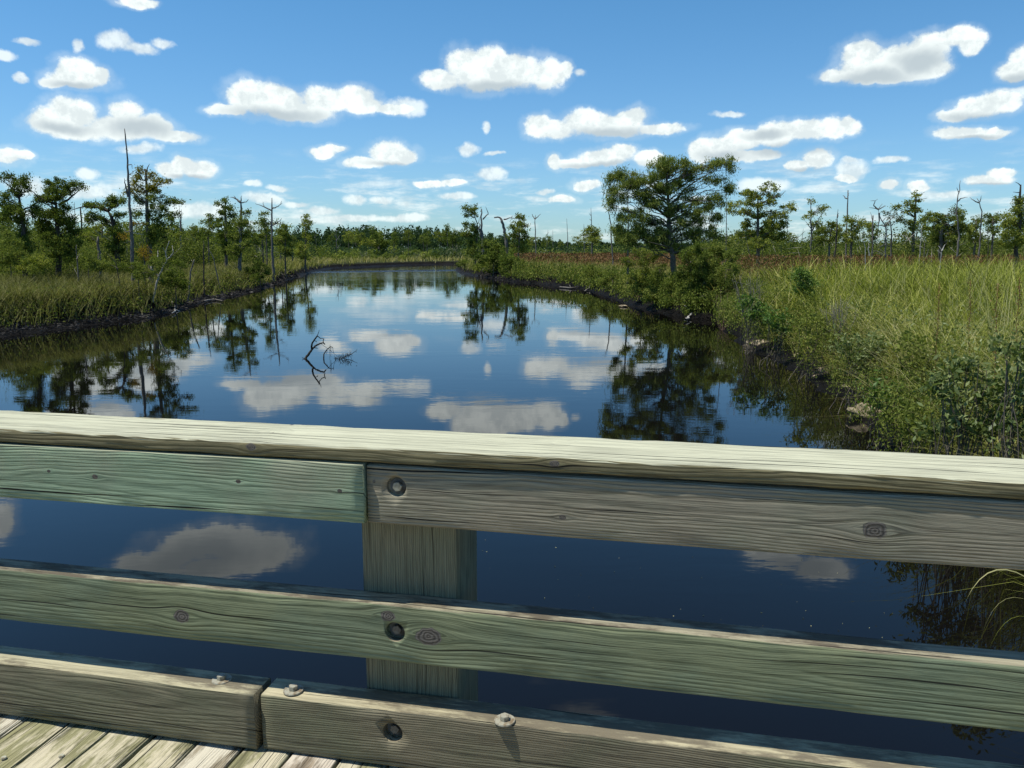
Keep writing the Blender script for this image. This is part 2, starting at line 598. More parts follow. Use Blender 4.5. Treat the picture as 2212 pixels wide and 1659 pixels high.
def land_z(x, y, d=None):
    x = np.asarray(x, float).ravel()
    y = np.asarray(y, float).ravel()
    if d is None:
        d = river_d(x, y)
    leftb = (x < -10) & (y < 90)
    mud = np.where(leftb, 1.1, np.where(y < 30, 0.75, 0.45))
    z = np.where(d < 0, np.maximum(d * 0.45, -1.6), 0)
    a = np.clip(d / mud, 0, 1) * 0.24
    b = np.clip((d - mud) / 0.6, 0, 1)
    b = b * b * (3 - 2 * b) * 0.6
    z = z + np.where(d > 0, a + b, 0)
    z += np.where(d > -0.5, 0.05 * snoise(x, y, 4.3, 5) * np.clip(d + 0.5, 0, 1), 0)
    z += np.where(d > 3, 0.10 * snoise(x, y, 0.35, 3), 0)
    return z


def axis(lo, hi, step, far, grow=1.18):
    c = list(np.arange(lo, hi + 1e-6, step))
    s = step
    a = c[-1]
    up = []
    while a < far:
        s *= grow
        a += s
        up.append(a)
    return c, up


cx_, ux = axis(-48, 30, 0.4, 2600)
cxl, uxl = axis(48, 48.1, 0.4, 2600)
gx = np.array([-v for v in reversed(uxl)] + cx_ + ux)
cy_, uy = axis(-6, 110, 0.45, 111)
mid = list(np.arange(cy_[-1] + 1, 245, 1.3))
s_, a_ = 1.3, mid[-1]
upy = []
while a_ < 4200:
    s_ *= 1.18
    a_ += s_
    upy.append(a_)
lowy = []
s_, a_ = 0.45, -6.0
while a_ > -400:
    s_ *= 1.3
    a_ -= s_
    lowy.append(a_)
gy = np.array(list(reversed(lowy)) + cy_ + mid + upy)
GX, GY = np.meshgrid(gx, gy)
gz = land_z(GX, GY)
V = np.stack([GX.ravel(), GY.ravel(), gz], -1)
nx, ny = len(gx), len(gy)
i = np.arange(ny - 1)[:, None] * nx + np.arange(nx - 1)[None, :]
Q = np.stack([i, i + 1, i + nx + 1, i + nx], -1).reshape(-1, 4)


def ground_mat():
    m, N, out = mat_new('marsh_ground')
    g = N.node('ShaderNodeNewGeometry')
    pos = g.outputs['Position']
    z = N.sep(pos)[2]
    n1 = N.noise(pos, 2.2, 5.0, 0.65)
    n2 = N.noise(pos, 9.0, 4.0, 0.7)
    mud = N.mix(N.mapr(n2, 0.50, 0.72), (0.007, 0.006, 0.005), (0.028, 0.023, 0.020))
    soil = N.mix(N.mapr(n1, 0.35, 0.65), (0.022, 0.026, 0.012), (0.05, 0.055, 0.02))
    c = N.mix(N.mapr(z, 0.55, 0.82), mud, soil)
    p = N.node('ShaderNodeBsdfPrincipled')
    N.put(p.inputs['Base Color'], c)
    N.put(p.inputs['Roughness'], N.mapr(z, 0.1, 0.5, 0.55, 0.95))
    p.inputs['Specular IOR Level'].default_value = 0.12
    b = N.node('ShaderNodeBump')
    b.inputs['Distance'].default_value = 0.25
    N.put(b.inputs['Height'], n2)
    N.l.new(b.outputs[0], p.inputs['Normal'])
    N.l.new(p.outputs[0], out.inputs[0])
    return m


tag(np_mesh('ground', V, [Q], ground_mat(), smooth=True), kind='structure')


def water_mat():
    m, N, out = mat_new('river_water')
    g = N.node('ShaderNodeNewGeometry')
    pos = g.outputs['Position']
    s = N.sep(pos)
    p = N.node('ShaderNodeBsdfPrincipled')
    p.inputs['Base Color'].default_value = (0.004, 0.0035, 0.003, 1)
    p.inputs['Roughness'].default_value = 0.012
    p.inputs['IOR'].default_value = 1.33
    p.inputs['Specular Tint'].default_value = (1, 1, 1, 1)
    # calm ripples, more of them on the far reach where the breeze touches
    r1 = N.noise(N.vmath('MULTIPLY', pos, (0.6, 1.6, 1.0)), 1.5, 2.0, 0.5)
    r2 = N.noise(N.vmath('MULTIPLY', pos, (1.0, 2.6, 1.0)), 3.8, 2.0, 0.5)
    r3 = N.noise(N.vmath('MULTIPLY', pos, (0.5, 1.0, 1.0)), 0.35, 2.0, 0.5)
    far = N.mapr(s[1], 75.0, 125.0)
    h = N.math('ADD', N.math('MULTIPLY', r1, 0.0019), N.math('MULTIPLY', r2, 0.0006))
    patch = N.mapr(r3, 0.45, 0.62, 0.25, 1.0)
    h = N.math('MULTIPLY', h, patch)
    h = N.math('ADD', h, N.math('MULTIPLY', N.math('MULTIPLY', r1, far), 0.012))
    # the long wake of something that swam across the far reach
    wk = N.math('SUBTRACT', s[1], N.math('MULTIPLY_ADD', s[0], 0.55, 150.0))
    wkm = N.mapr(N.math('ABSOLUTE', wk), 7.0, 2.0)
    h = N.math('ADD', h, N.math('MULTIPLY', N.math('MULTIPLY', r2, wkm), 0.10))
    b = N.node('ShaderNodeBump')
    b.inputs['Distance'].default_value = 1.0
    N.put(b.inputs['Height'], h)
    N.l.new(b.outputs[0], p.inputs['Normal'])
    N.l.new(p.outputs[0], out.inputs[0])
    return m


tag(np_mesh('water', [(-2500, -390, 0), (2500, -390, 0), (2500, 4000, 0), (-2500, 4000, 0)], [np.array([[0, 1, 2, 3]])], water_mat()), kind='structure')

# ------------------------------------------------------------------ the timber bridge rail (rail axes: x along, y away, z up from the water)
DZ = H - 1.725                # deck level


def rs(px, py, d):            # where the view ray meets the plane y = d of the rail axes -> (s, z)
    r = ray(px, py)
    nd = NV[0] * r[0] + NV[1] * r[1]
    t = d / nd
    return (RV[0] * r[0] + RV[1] * r[1]) * t, H + r[2] * t


def plank_mesh(x0, x1, y0, y1, z0, z1, bev=0.007, seg=0.045, rough=0.0016, seed=0, long='x', wane=0.0):
    """a sawn timber: rounded section swept along its length with small irregularities"""
    rng = np.random.default_rng(seed)
    if long == 'y':
        a0, a1, b0, b1 = y0, y1, x0, x1
    elif long == 'z':
        a0, a1, b0, b1 = z0, z1, x0, x1
    else:
        a0, a1, b0, b1 = x0, x1, y0, y1
    c0, c1 = (z0, z1) if long != 'z' else (y0, y1)
    n = max(3, int((a1 - a0) / seg))
    sec = []
    for (bx, cz, st) in ((b0, c0, 180), (b1, c0, 270), (b1, c1, 0), (b0, c1, 90)):
        sx = 1 if bx == b0 else -1
        sz = 1 if cz == c0 else -1
        for k in range(4):
            an = math.radians(st + k * 30)
            sec.append((bx + sx * bev + bev * math.cos(an), cz + sz * bev + bev * math.sin(an)))
        nb = 3
        nxt = {0: (b1, c0), 1: (b1, c1), 2: (b0, c1), 3: (b0, c0)}[(0 if (bx, cz) == (b0, c0) else 1 if (bx, cz) == (b1, c0) else 2 if (bx, cz) == (b1, c1) else 3)]
        for k in range(1, nb + 1):
            f = k / (nb + 1)
            px_, pz_ = bx * (1 - f) + nxt[0] * f, cz * (1 - f) + nxt[1] * f
            sec.append((px_, pz_))
    sec = np.array(sec)
    m = len(sec)
    A = np.linspace(a0, a1, n)
    ph = rng.uniform(0, 6, 6)
    P = np.zeros((n, m, 3))
    cb, cc = (b0 + b1) / 2, (c0 + c1) / 2
    for k in range(m):
        sb, sc = sec[k]
        P[:, k, 0] = A
        corner = ((abs(sb - b0) < bev * 1.01 or abs(sb - b1) < bev * 1.01) and (abs(sc - c0) < bev * 1.01 or abs(sc - c1) < bev * 1.01))
        amp = rough * (2.4 if corner else 1.0)
        j = np.convolve(rng.normal(0, 1, n + 4), [.1, .25, .3, .25, .1], 'valid')[:n] * amp
        P[:, k, 1] = sb + np.sign(sb - cb) * (-abs(j)) + 0.0015 * np.sin(A * 2.1 + ph[0])
        j2 = np.convolve(rng.normal(0, 1, n + 4), [.1, .25, .3, .25, .1], 'valid')[:n] * amp
        P[:, k, 2] = sc + np.sign(sc - cc) * (-abs(j2)) + 0.002 * np.sin(A * 1.4 + ph[1])
    V = P.reshape(-1, 3)
    i = np.arange(n - 1)[:, None] * m
    j = np.arange(m)[None, :]
    Q = np.stack([i + j, i + m + j, i + m + (j + 1) % m, i + (j + 1) % m], -1).reshape(-1, 4)
    e0 = np.arange(m)[None, :]
    e1 = (np.arange(m)[::-1] + (n - 1) * m)[None, :]
    if long == 'y':
        V = V[:, [1, 0, 2]]
        Q, e0, e1 = Q[:, ::-1], e0[:, ::-1], e1[:, ::-1]
    elif long == 'z':
        V = V[:, [1, 2, 0]]
    return V, [Q, e0, e1]


def drill(o, holes):
    """countersink holes in the face towards the road; (x, z, radius, y_front, depth)"""
    for (x, z, r, y, dep) in holes:
        bm = bmesh.new()
        bmesh.ops.create_cone(bm, cap_ends=True, segments=40, radius1=r, radius2=r * 0.97, depth=dep + 0.1)
        bmesh.ops.rotate(bm, verts=bm.verts, cent=(0, 0, 0), matrix=__import__('mathutils').Matrix.Rotation(-math.pi / 2, 3, 'X'))
        bmesh.ops.translate(bm, verts=bm.verts, vec=(x, y + (dep - 0.1) / 2, z))
        me = bpy.data.meshes.new('bore')
        bm.to_mesh(me)
        bm.free()
        c = bpy.data.objects.new('bore', me)
        COL.objects.link(c)
        mod = o.modifiers.new('bore', 'BOOLEAN')
        mod.operation = 'DIFFERENCE'
        mod.solver = 'EXACT'
        mod.object = c
        old = o.parent
        o.parent = None
        bpy.context.view_layer.update()
        dg = bpy.context.evaluated_depsgraph_get()
        nm = bpy.data.meshes.new_from_object(o.evaluated_get(dg))
        o.modifiers.clear()
        o.data = nm
        o.parent = old
        bpy.data.objects.remove(c)


RAIL = empty('wooden_railing', (0, 0, 0), -THETA)
tag(RAIL, 'weathered greenish timber bridge railing with bolted boards and flat cap above the river', 'railing')

def kn(d, *L):
    return tuple((*rs(kx, ky, d), kr) for kx, ky, kr in L)


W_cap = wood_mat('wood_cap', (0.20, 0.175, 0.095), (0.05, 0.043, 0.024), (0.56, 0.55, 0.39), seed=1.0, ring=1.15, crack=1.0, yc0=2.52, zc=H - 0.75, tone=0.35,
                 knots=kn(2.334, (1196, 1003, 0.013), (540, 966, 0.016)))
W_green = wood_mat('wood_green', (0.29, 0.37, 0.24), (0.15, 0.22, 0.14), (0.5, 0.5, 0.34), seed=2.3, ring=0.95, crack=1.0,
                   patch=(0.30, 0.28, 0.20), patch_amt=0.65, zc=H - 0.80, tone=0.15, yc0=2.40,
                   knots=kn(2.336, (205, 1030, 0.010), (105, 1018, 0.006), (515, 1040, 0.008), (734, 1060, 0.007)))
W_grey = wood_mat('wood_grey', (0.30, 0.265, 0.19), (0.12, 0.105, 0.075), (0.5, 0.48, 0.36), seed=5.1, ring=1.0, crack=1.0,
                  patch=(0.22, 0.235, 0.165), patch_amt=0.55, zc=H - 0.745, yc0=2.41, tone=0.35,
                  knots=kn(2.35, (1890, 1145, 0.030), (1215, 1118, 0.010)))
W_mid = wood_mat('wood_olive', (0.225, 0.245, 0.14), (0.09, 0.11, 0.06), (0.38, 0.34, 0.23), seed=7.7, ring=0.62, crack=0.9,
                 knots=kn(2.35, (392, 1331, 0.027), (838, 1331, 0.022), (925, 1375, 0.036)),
                 patch=(0.16, 0.205, 0.14), patch_amt=0.6, zc=H - 1.22, yc0=2.41, tone=0.3, speck=(0.10, 0.08, 0.055))  # speck: dark mildew, deepened to paint the shade on the board top
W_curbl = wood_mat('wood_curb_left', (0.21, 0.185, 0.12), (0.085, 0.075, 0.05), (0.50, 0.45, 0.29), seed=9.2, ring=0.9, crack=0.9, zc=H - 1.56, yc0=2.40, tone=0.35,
                   patch=(0.17, 0.18, 0.11), patch_amt=0.5, speck=(0.15, 0.125, 0.085))  # speck: mildew plus shade put into the curb's top colour
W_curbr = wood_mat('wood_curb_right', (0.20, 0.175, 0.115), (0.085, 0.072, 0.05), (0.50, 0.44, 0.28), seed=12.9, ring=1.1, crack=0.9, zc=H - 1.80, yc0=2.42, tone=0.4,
                   patch=(0.13, 0.145, 0.085), patch_amt=0.6, speck=(0.15, 0.125, 0.085))  # speck again mixes mildew with painted shade
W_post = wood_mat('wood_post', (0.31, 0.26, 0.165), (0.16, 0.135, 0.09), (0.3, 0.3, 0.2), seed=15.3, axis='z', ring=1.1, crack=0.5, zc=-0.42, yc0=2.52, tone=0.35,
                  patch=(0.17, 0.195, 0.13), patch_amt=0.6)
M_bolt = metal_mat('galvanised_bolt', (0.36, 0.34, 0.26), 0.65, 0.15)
M_wash = metal_mat('dull_washer', (0.10, 0.11, 0.11), 0.6, 0.3)
M_dark = metal_mat('recessed_bolt', (0.16, 0.15, 0.13), 0.7, 0.4)
M_nail = metal_mat('nail_head', (0.45, 0.45, 0.36), 0.6, 0.3)

XL, XR = -5.2, 4.6
yf = 2.35                     # road face of the upper boards
s_joint, _ = rs(790, 1010, yf)
Zc0, Zc1 = H - 0.668, H - 0.6185   # cap
cap = np_mesh('cap_rail', *plank_mesh(XL, XR, yf - 0.010, yf + 0.284, Zc0, Zc1, bev=0.008, rough=0.0016, seed=3), W_cap, RAIL)
bx1, bx2 = yf - 0.010, yf
b_l = np_mesh('rail_board', *plank_mesh(XL, s_joint - 0.005, yf - 0.015, yf + 0.100, H - 0.872, H - 0.676, bev=0.004, rough=0.0005, seed=4), W_green, RAIL)
b_l['label'] = 'green tinted upper board'
b_r = np_mesh('rail_board', *plank_mesh(s_joint + 0.003, XR, yf + 0.000, yf + 0.102, H - 0.872, H - 0.676, bev=0.008, rough=0.0007, seed=5), W_grey, RAIL)
b_r['label'] = 'grey upper board with recessed bolt'
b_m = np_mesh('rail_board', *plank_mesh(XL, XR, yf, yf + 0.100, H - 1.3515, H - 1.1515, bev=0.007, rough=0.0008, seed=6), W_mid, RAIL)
b_m['label'] = 'olive green middle board with round knots'
yc = 2.322
s_cj, _ = rs(557, 1500, yc)
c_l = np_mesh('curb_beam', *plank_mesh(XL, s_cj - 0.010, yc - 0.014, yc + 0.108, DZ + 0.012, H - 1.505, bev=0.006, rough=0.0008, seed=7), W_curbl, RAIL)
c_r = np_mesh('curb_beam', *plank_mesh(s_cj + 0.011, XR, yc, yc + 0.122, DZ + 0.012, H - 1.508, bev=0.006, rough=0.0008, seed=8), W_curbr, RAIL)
c_l['label'] = 'curb beam left of the gap'
c_r['label'] = 'curb beam right of the gap'

# posts
def post(sl, sr, seed):
    y0 = yf + 0.104
    p = np_mesh('post', *plank_mesh(sl, sr, y0, y0 + 0.285, -1.3, H - 0.672, bev=0.007, rough=0.0012, seed=seed, long='z', seg=0.12), W_post, RAIL)
    return p


spl, _ = rs(782, 1180, yf + 0.104)
spr, _ = rs(986, 1180, yf + 0.104)
post(spl, spr, 10)
post(spl - 2.75, spr - 2.75, 11)
post(spl + 2.75, spr + 2.75, 12)

# bolts
def hexbolt(x, y, z, axis_, mat, r=0.0165, h=0.014, wr=0.034, wt=0.004, rot=0.3, name='bolt', washer=True):
    bm = bmesh.new()
    bmesh.ops.create_cone(bm, cap_ends=True, segments=6, radius1=r, radius2=r * 0.98, depth=h)
    bmesh.ops.translate(bm, verts=bm.verts, vec=(0, 0, wt + h / 2))
    bmesh.ops.bevel(bm, geom=[e for e in bm.edges], offset=0.0012, segments=2, affect='EDGES')
    me = bpy.data.meshes.new(name)
    bm.to_mesh(me)
    bm.free()
    me.materials.append(mat)
    o = bpy.data.objects.new(name, me)
    COL.objects.link(o)
    o.parent = RAIL
    o.location = (x, y, z)
    o.rotation_euler = (0, 0, rot) if axis_ == 'z' else (math.pi / 2, rot, 0)
    bm = bmesh.new()
    bmesh.ops.create_cone(bm, cap_ends=True, segments=32, radius1=wr, radius2=wr * 0.97, depth=wt)
    bmesh.ops.translate(bm, verts=bm.verts, vec=(0, 0, wt / 2 + 0.0005))
    me = bpy.data.meshes.new('washer')
    bm.to_mesh(me)
    bm.free()
    me.materials.append(M_wash if axis_ == 'y' else mat)
    w = bpy.data.objects.new('washer', me)
    COL.objects.link(w)
    w.parent = o
    return o


a_s, a_z = rs(856, 1052, yf)
drill(b_r, [(a_s, a_z, 0.034, yf + 0.002, 0.014)])
hexbolt(a_s + 0.002, yf + 0.0155, a_z, 'y', M_bolt, 0.0165, 0.012, 0.027, 0.003)
a_s, a_z = rs(853, 1366, yf)
drill(b_m, [(a_s, a_z, 0.035, yf, 0.032)])
hexbolt(a_s, yf + 0.0315, a_z, 'y', M_dark, 0.0165, 0.013, 0.030, 0.003)
a_s, a_z = rs(848, 1583, yc)
drill(c_r, [(a_s, a_z, 0.036, yc, 0.034)])
hexbolt(a_s, yc + 0.0335, a_z, 'y', M_dark, 0.0165, 0.013, 0.030, 0.003)
for (px, py, rt) in ((479, 1468, 0.2), (634, 1491, 0.5), (1090, 1556, 0.15)):
    d = ray(px, py)
    t = -1.505 / d[2]
    X, Y = d[0] * t, d[1] * t
    hexbolt(RV[0] * X + RV[1] * Y, NV[0] * X + NV[1] * Y, H - 1.5065, 'z', M_bolt, 0.0165, 0.016, 0.035, 0.004, rt)
# a nail by the joint
a_s, a_z = rs(808, 1040, yf)
hb = bmesh.new()
bmesh.ops.create_cone(hb, cap_ends=True, segments=12, radius1=0.0055, radius2=0.005, depth=0.003)
me = bpy.data.meshes.new('nail')
hb.to_mesh(me)
hb.free()
me.materials.append(M_dark)
nl = bpy.data.objects.new('nail', me)
COL.objects.link(nl)
nl.parent = RAIL
nl.location = (a_s, yf + 0.001, a_z)
nl.rotation_euler = (math.pi / 2, 0, 0)

# deck of planks laid square to the railing
DECK = empty('bridge_deck', (0, 0, 0), -THETA)
tag(DECK, 'weathered timber bridge deck of narrow planks running up to the curb beam', 'bridge deck')
DM = []
for k, (li, dk, tp, sp) in enumerate((((0.30, 0.29, 0.2), (0.16, 0.15, 0.1), (0.34, 0.29, 0.20), (0.62, 0.57, 0.45)),
                                     ((0.30, 0.31, 0.2), (0.16, 0.17, 0.1), (0.28, 0.265, 0.14), (0.56, 0.50, 0.36)),
                                     ((0.28, 0.25, 0.18), (0.15, 0.13, 0.1), (0.30, 0.24, 0.17), (0.62, 0.55, 0.45)))):
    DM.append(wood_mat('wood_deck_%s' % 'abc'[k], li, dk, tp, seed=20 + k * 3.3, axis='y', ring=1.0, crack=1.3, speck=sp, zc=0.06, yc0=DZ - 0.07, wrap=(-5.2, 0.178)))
rr = random.Random(5)
PW = 0.178
npl = int((XR - XL) / PW)
for k in range(npl):
    x0 = XL + k * PW
    pl = np_mesh('deck_plank', *plank_mesh(x0 + 0.0025, x0 + PW - 0.0025, -3.4, yc + 0.118 + rr.uniform(-0.004, 0.004), DZ - 0.09, DZ + rr.uniform(-0.003, 0.003),
                 bev=0.006, rough=0.003, seed=40 + k, long='y', seg=0.09), DM[rr.choice((0, 0, 1, 2))], DECK)
    if x0 < 0.3:
        for q in (0.17, 0.29) if k % 2 else (0.22,):
            hb = bmesh.new()
            bmesh.ops.create_cone(hb, cap_ends=True, segments=14, radius1=0.010, radius2=0.008, depth=0.004)
            me = bpy.data.meshes.new('nail_head')
            hb.to_mesh(me)
            hb.free()
            me.materials.append(M_nail)
            n_ = bpy.data.objects.new('nail_head', me)
            COL.objects.link(n_)
            n_.parent = pl
            n_.location = (x0 + rr.uniform(0.04, PW - 0.04), yc - q, DZ + 0.004)
for yy in (-3.0, -1.2, 0.6, 2.25):
    np_mesh('stringer', *plank_mesh(XL, XR, yy - 0.08, yy + 0.08, DZ - 0.42, DZ - 0.095, seed=77, seg=0.3), W_post, DECK, smooth=True)

# ------------------------------------------------------------------ foliage
FOL = {
 'dark': leaf_mat('foliage_dark', [(0.0, (0.05, 0.075, 0.016)), (0.5, (0.12, 0.16, 0.032)), (1.0, (0.25, 0.28, 0.065))]),
 'mid': leaf_mat('foliage_mid', [(0.0, (0.07, 0.095, 0.02)), (0.5, (0.16, 0.195, 0.042)), (1.0, (0.30, 0.32, 0.08))]),
 'light': leaf_mat('foliage_light', [(0.0, (0.10, 0.12, 0.022)), (0.5, (0.22, 0.25, 0.048)), (1.0, (0.38, 0.38, 0.09))]),
 'yellow': leaf_mat('foliage_yellow', [(0.0, (0.11, 0.12, 0.02)), (0.5, (0.22, 0.20, 0.03)), (1.0, (0.34, 0.27, 0.05))]),
 'orange': leaf_mat('foliage_orange', [(0.0, (0.14, 0.11, 0.02)), (0.5, (0.26, 0.18, 0.025)), (1.0, (0.36, 0.22, 0.04))]),
 'grey': leaf_mat('foliage_grey', [(0.0, (0.07, 0.08, 0.045)), (0.5, (0.155, 0.17, 0.09)), (1.0, (0.27, 0.275, 0.17))]),
 'broad': leaf_mat('foliage_broad', [(0.0, (0.05, 0.08, 0.02)), (0.5, (0.15, 0.195, 0.06)), (1.0, (0.34, 0.36, 0.16))], 0.3, 0.02),
 'vine': leaf_mat('foliage_vine', [(0.0, (0.05, 0.10, 0.02)), (0.5, (0.10, 0.18, 0.035)), (1.0, (0.22, 0.28, 0.06))], 0.3, 0.015),
 'thicket': leaf_mat('foliage_thicket', [(0.0, (0.04, 0.055, 0.014)), (0.5, (0.115, 0.145, 0.034)), (1.0, (0.26, 0.265, 0.075))]),
 'feather': leaf_mat('foliage_feathery', [(0.0, (0.07, 0.10, 0.022)), (0.5, (0.175, 0.215, 0.05)), (1.0, (0.34, 0.36, 0.10))]),
 'far': leaf_mat('foliage_far', [(0.0, (0.03, 0.055, 0.026)), (0.5, (0.055, 0.09, 0.04)), (1.0, (0.10, 0.14, 0.055))]),
}
BARK = bark_mat('bark_brown', (0.10, 0.085, 0.065), (0.19, 0.165, 0.13))
BARKD = bark_mat('bark_dark', (0.045, 0.038, 0.03), (0.10, 0.085, 0.07))
SNAG = bark_mat('dead_wood_grey', (0.12, 0.105, 0.09), (0.25, 0.23, 0.20))
SNAGW = bark_mat('dead_wood_pale', (0.33, 0.31, 0.27), (0.55, 0.52, 0.46))
SNAGD = bark_mat('dead_wood_wet', (0.020, 0.018, 0.015), (0.075, 0.07, 0.055))


def leaves(C, L, wr, rng, mode='rand'):
    """diamond leaves at centres C; L length (array), wr width ratio"""
    n = len(C)
    a = rng.normal(0, 1, (n, 3))
    if mode == 'hang':
        a *= (0.55, 0.55, 0.35)
        a[:, 2] -= 0.75
    elif mode == 'flat':
        a *= (1, 1, 0.35)
    elif mode == 'up':
        a *= (0.6, 0.6, 0.4)
        a[:, 2] += 0.7
    a /= np.linalg.norm(a, axis=1)[:, None]
    r = rng.normal(0, 1, (n, 3))
    b = np.cross(a, r)
    b /= np.linalg.norm(b, axis=1)[:, None] + 1e-9
    L = np.broadcast_to(L, (n,))[:, None]
    V = np.stack([C - a * L / 2, C + b * L * wr / 2, C + a * L / 2, C - b * L * wr / 2], 1).reshape(-1, 3)
    Q = (np.arange(n)[:, None] * 4 + np.arange(4)[None, :])
    return V, Q


def crown_pts(blobs, L, wr, cover, rng, clump=0.34):
    """blobs (n,6) centre xyz radii xyz -> leaf centres and tints"""
    C, T, twigs = [], [], []
    for b in blobs:
        c, r = np.array(b[:3]), np.array(b[3:6])
        area = math.pi * max(r[0], .05) * max(r[2], .05)
        n = int(cover * area / (0.5 * wr * L * L)) + 8
        ns = max(4, int(area / (clump * clump * 1.1)))
        u = rng.normal(0, 1, (ns, 3))
        u /= np.linalg.norm(u, axis=1)[:, None]
        u *= rng.uniform(0.25, 1.0, (ns, 1)) ** 0.5
        sc = c + u * r
        for q in sc[: 6]:
            twigs.append((c, q))
        k = rng.integers(0, ns, n)
        rs_ = clump * rng.uniform(0.5, 1.25, ns)
        g = rng.normal(0, 0.5, (n, 3)) * rs_[k][:, None] * (1, 1, 0.82)
        C.append(sc[k] + g)
        st = np.clip(rng.normal(0.5, 0.16, ns), 0, 1)
        T.append(np.clip(st[k] + rng.normal(0, 0.14, n), 0, 1))
    return np.concatenate(C), np.concatenate(T), twigs


def px_blobs(blobs, Y, rng):
    out = []
    for b in blobs:
        x, y, rx, ry = b[:4]
        rxm, rym = rx * Y / F, ry * Y / F
        off = b[4] if len(b) > 4 else rng.uniform(-1.1, 1.1) * rxm
        p = at(x, y, Y + off)
        out.append([*p, rxm, max(rxm * 0.85, 0.12), rym])
        p = at(x + rng.uniform(-.5, .5) * rx, y + rng.uniform(-.1, .5) * ry, Y + rng.uniform(-1.6, 1.6) * rxm)
        out.append([*p, rxm * .7, max(rxm * 0.6, 0.1), rym * .75])
    return out


def dry(px, Y, lim=0.9):               # step back from the water until the foot stands on land
    for k in range(80):
        x = (px - CX) / F * Y
        if river_d([x], [Y])[0] > lim:
            return Y
        Y += 1.0
    return Y


NTREE = [0]


def tree(name, label, cat, Y, trunk, r0, blobs, leaf='mid', L=None, wr=0.42, cover=3.4, mode='rand', bark=None, group=None, extra=(), clump=None, bare=(), extra_leaf=None, limb=0.2, twig=True):
    """trunk: photo polyline from the foot up; blobs: foliage masses (x, y, rx, ry[, depth])"""
    NTREE[0] += 1
    rng = np.random.default_rng(1000 + NTREE[0] * 7)
    bark = bark or BARK
    if L is None:
        L = max(0.085, 1.9 * Y / 804.0)
    if clump is None:
        clump = max(0.26, 7.5 * Y / F)
    Y = dry(trunk[0][0], Y, 0.25 if cat == 'shrub' else 0.9)
    foot = at(trunk[0][0], trunk[0][1], Y)
    gz_ = float(land_z(foot[0], foot[1])[0])
    foot = np.array([foot[0], Y, min(foot[2], gz_) - 0.05])
    root = empty(name, tuple(foot))
    tag(root, label, cat, group)
    tb = Tubes()
    P = [foot] + [at(x, y, Y) for x, y in trunk[1:]]
    n = max(6, len(P) * 3)
    r0 = r0 * 0.8
    rad = np.linspace(1, 0.28, len(P)) * r0
    P, R = resample(P, rad, n)
    R[0] *= 1.35
    P[1:, :2] += rng.normal(0, r0 * 0.18, (n - 1, 2))
    tb.add(P, R, 8)
    B = px_blobs(blobs, Y, rng)
    for b in B:
        c = np.array(b[:3])
        dz = np.linalg.norm(P[:, :2] - c[:2], axis=1) * 0.35
        cand = np.argmin(np.abs(P[:, 2] - (c[2] - dz - 0.1)))
        p0 = P[cand]
        if np.linalg.norm(c - p0) < 0.25:
            continue
        k = 7
        q = curve(p0, c, k, sag=np.linalg.norm(c - p0) * 0.05, jit=np.linalg.norm(c - p0) * 0.045, rng=rng)
        tb.add(q, np.linspace(min(R[cand] * 0.6, r0 * limb + 0.01), 0.006 + Y * 0.00005, k), 5)
    for (pts, r1) in bare:       # bare dead limbs
        q = [at(x, y, Y + dy) for (x, y, dy) in pts]
        q, rr_ = resample(q, np.linspace(r1, max(0.008, 0.35 * Y / 1736), len(q)), max(5, len(q) * 2))
        q[1:-1] += rng.normal(0, r1 * 0.3, (len(q) - 2, 3))
        tb.add(q, rr_, 5)
    if B:
        C, T, tw = crown_pts(B, L, wr, cover, rng, clump)
        if twig:
            for (a, b_) in tw:
                tb.add(curve(a, b_, 4, jit=0.03, rng=rng), np.linspace(0.006 + Y * 0.00005, 0.003 + Y * 0.00003, 4), 3, cap=False)
        V, Qf = leaves(C - foot, L * rng.uniform(0.6, 1.35, len(C)), wr, rng, mode)
        np_mesh('crown', V, [Qf], FOL[leaf], root, tint=np.repeat(T, 4))
    if extra_leaf:
        lf, bl = extra_leaf
        C, T, tw = crown_pts(px_blobs(bl, Y, rng), L, wr, cover, rng, clump)
        V, Qf = leaves(C - foot, L * rng.uniform(0.6, 1.35, len(C)), wr, rng, mode)
        o = np_mesh('crown', V, [Qf], FOL[lf], root, tint=np.repeat(T, 4))
        o['label'] = 'differently coloured lower foliage'
    tb.build('trunk', bark, root, foot)
    return root


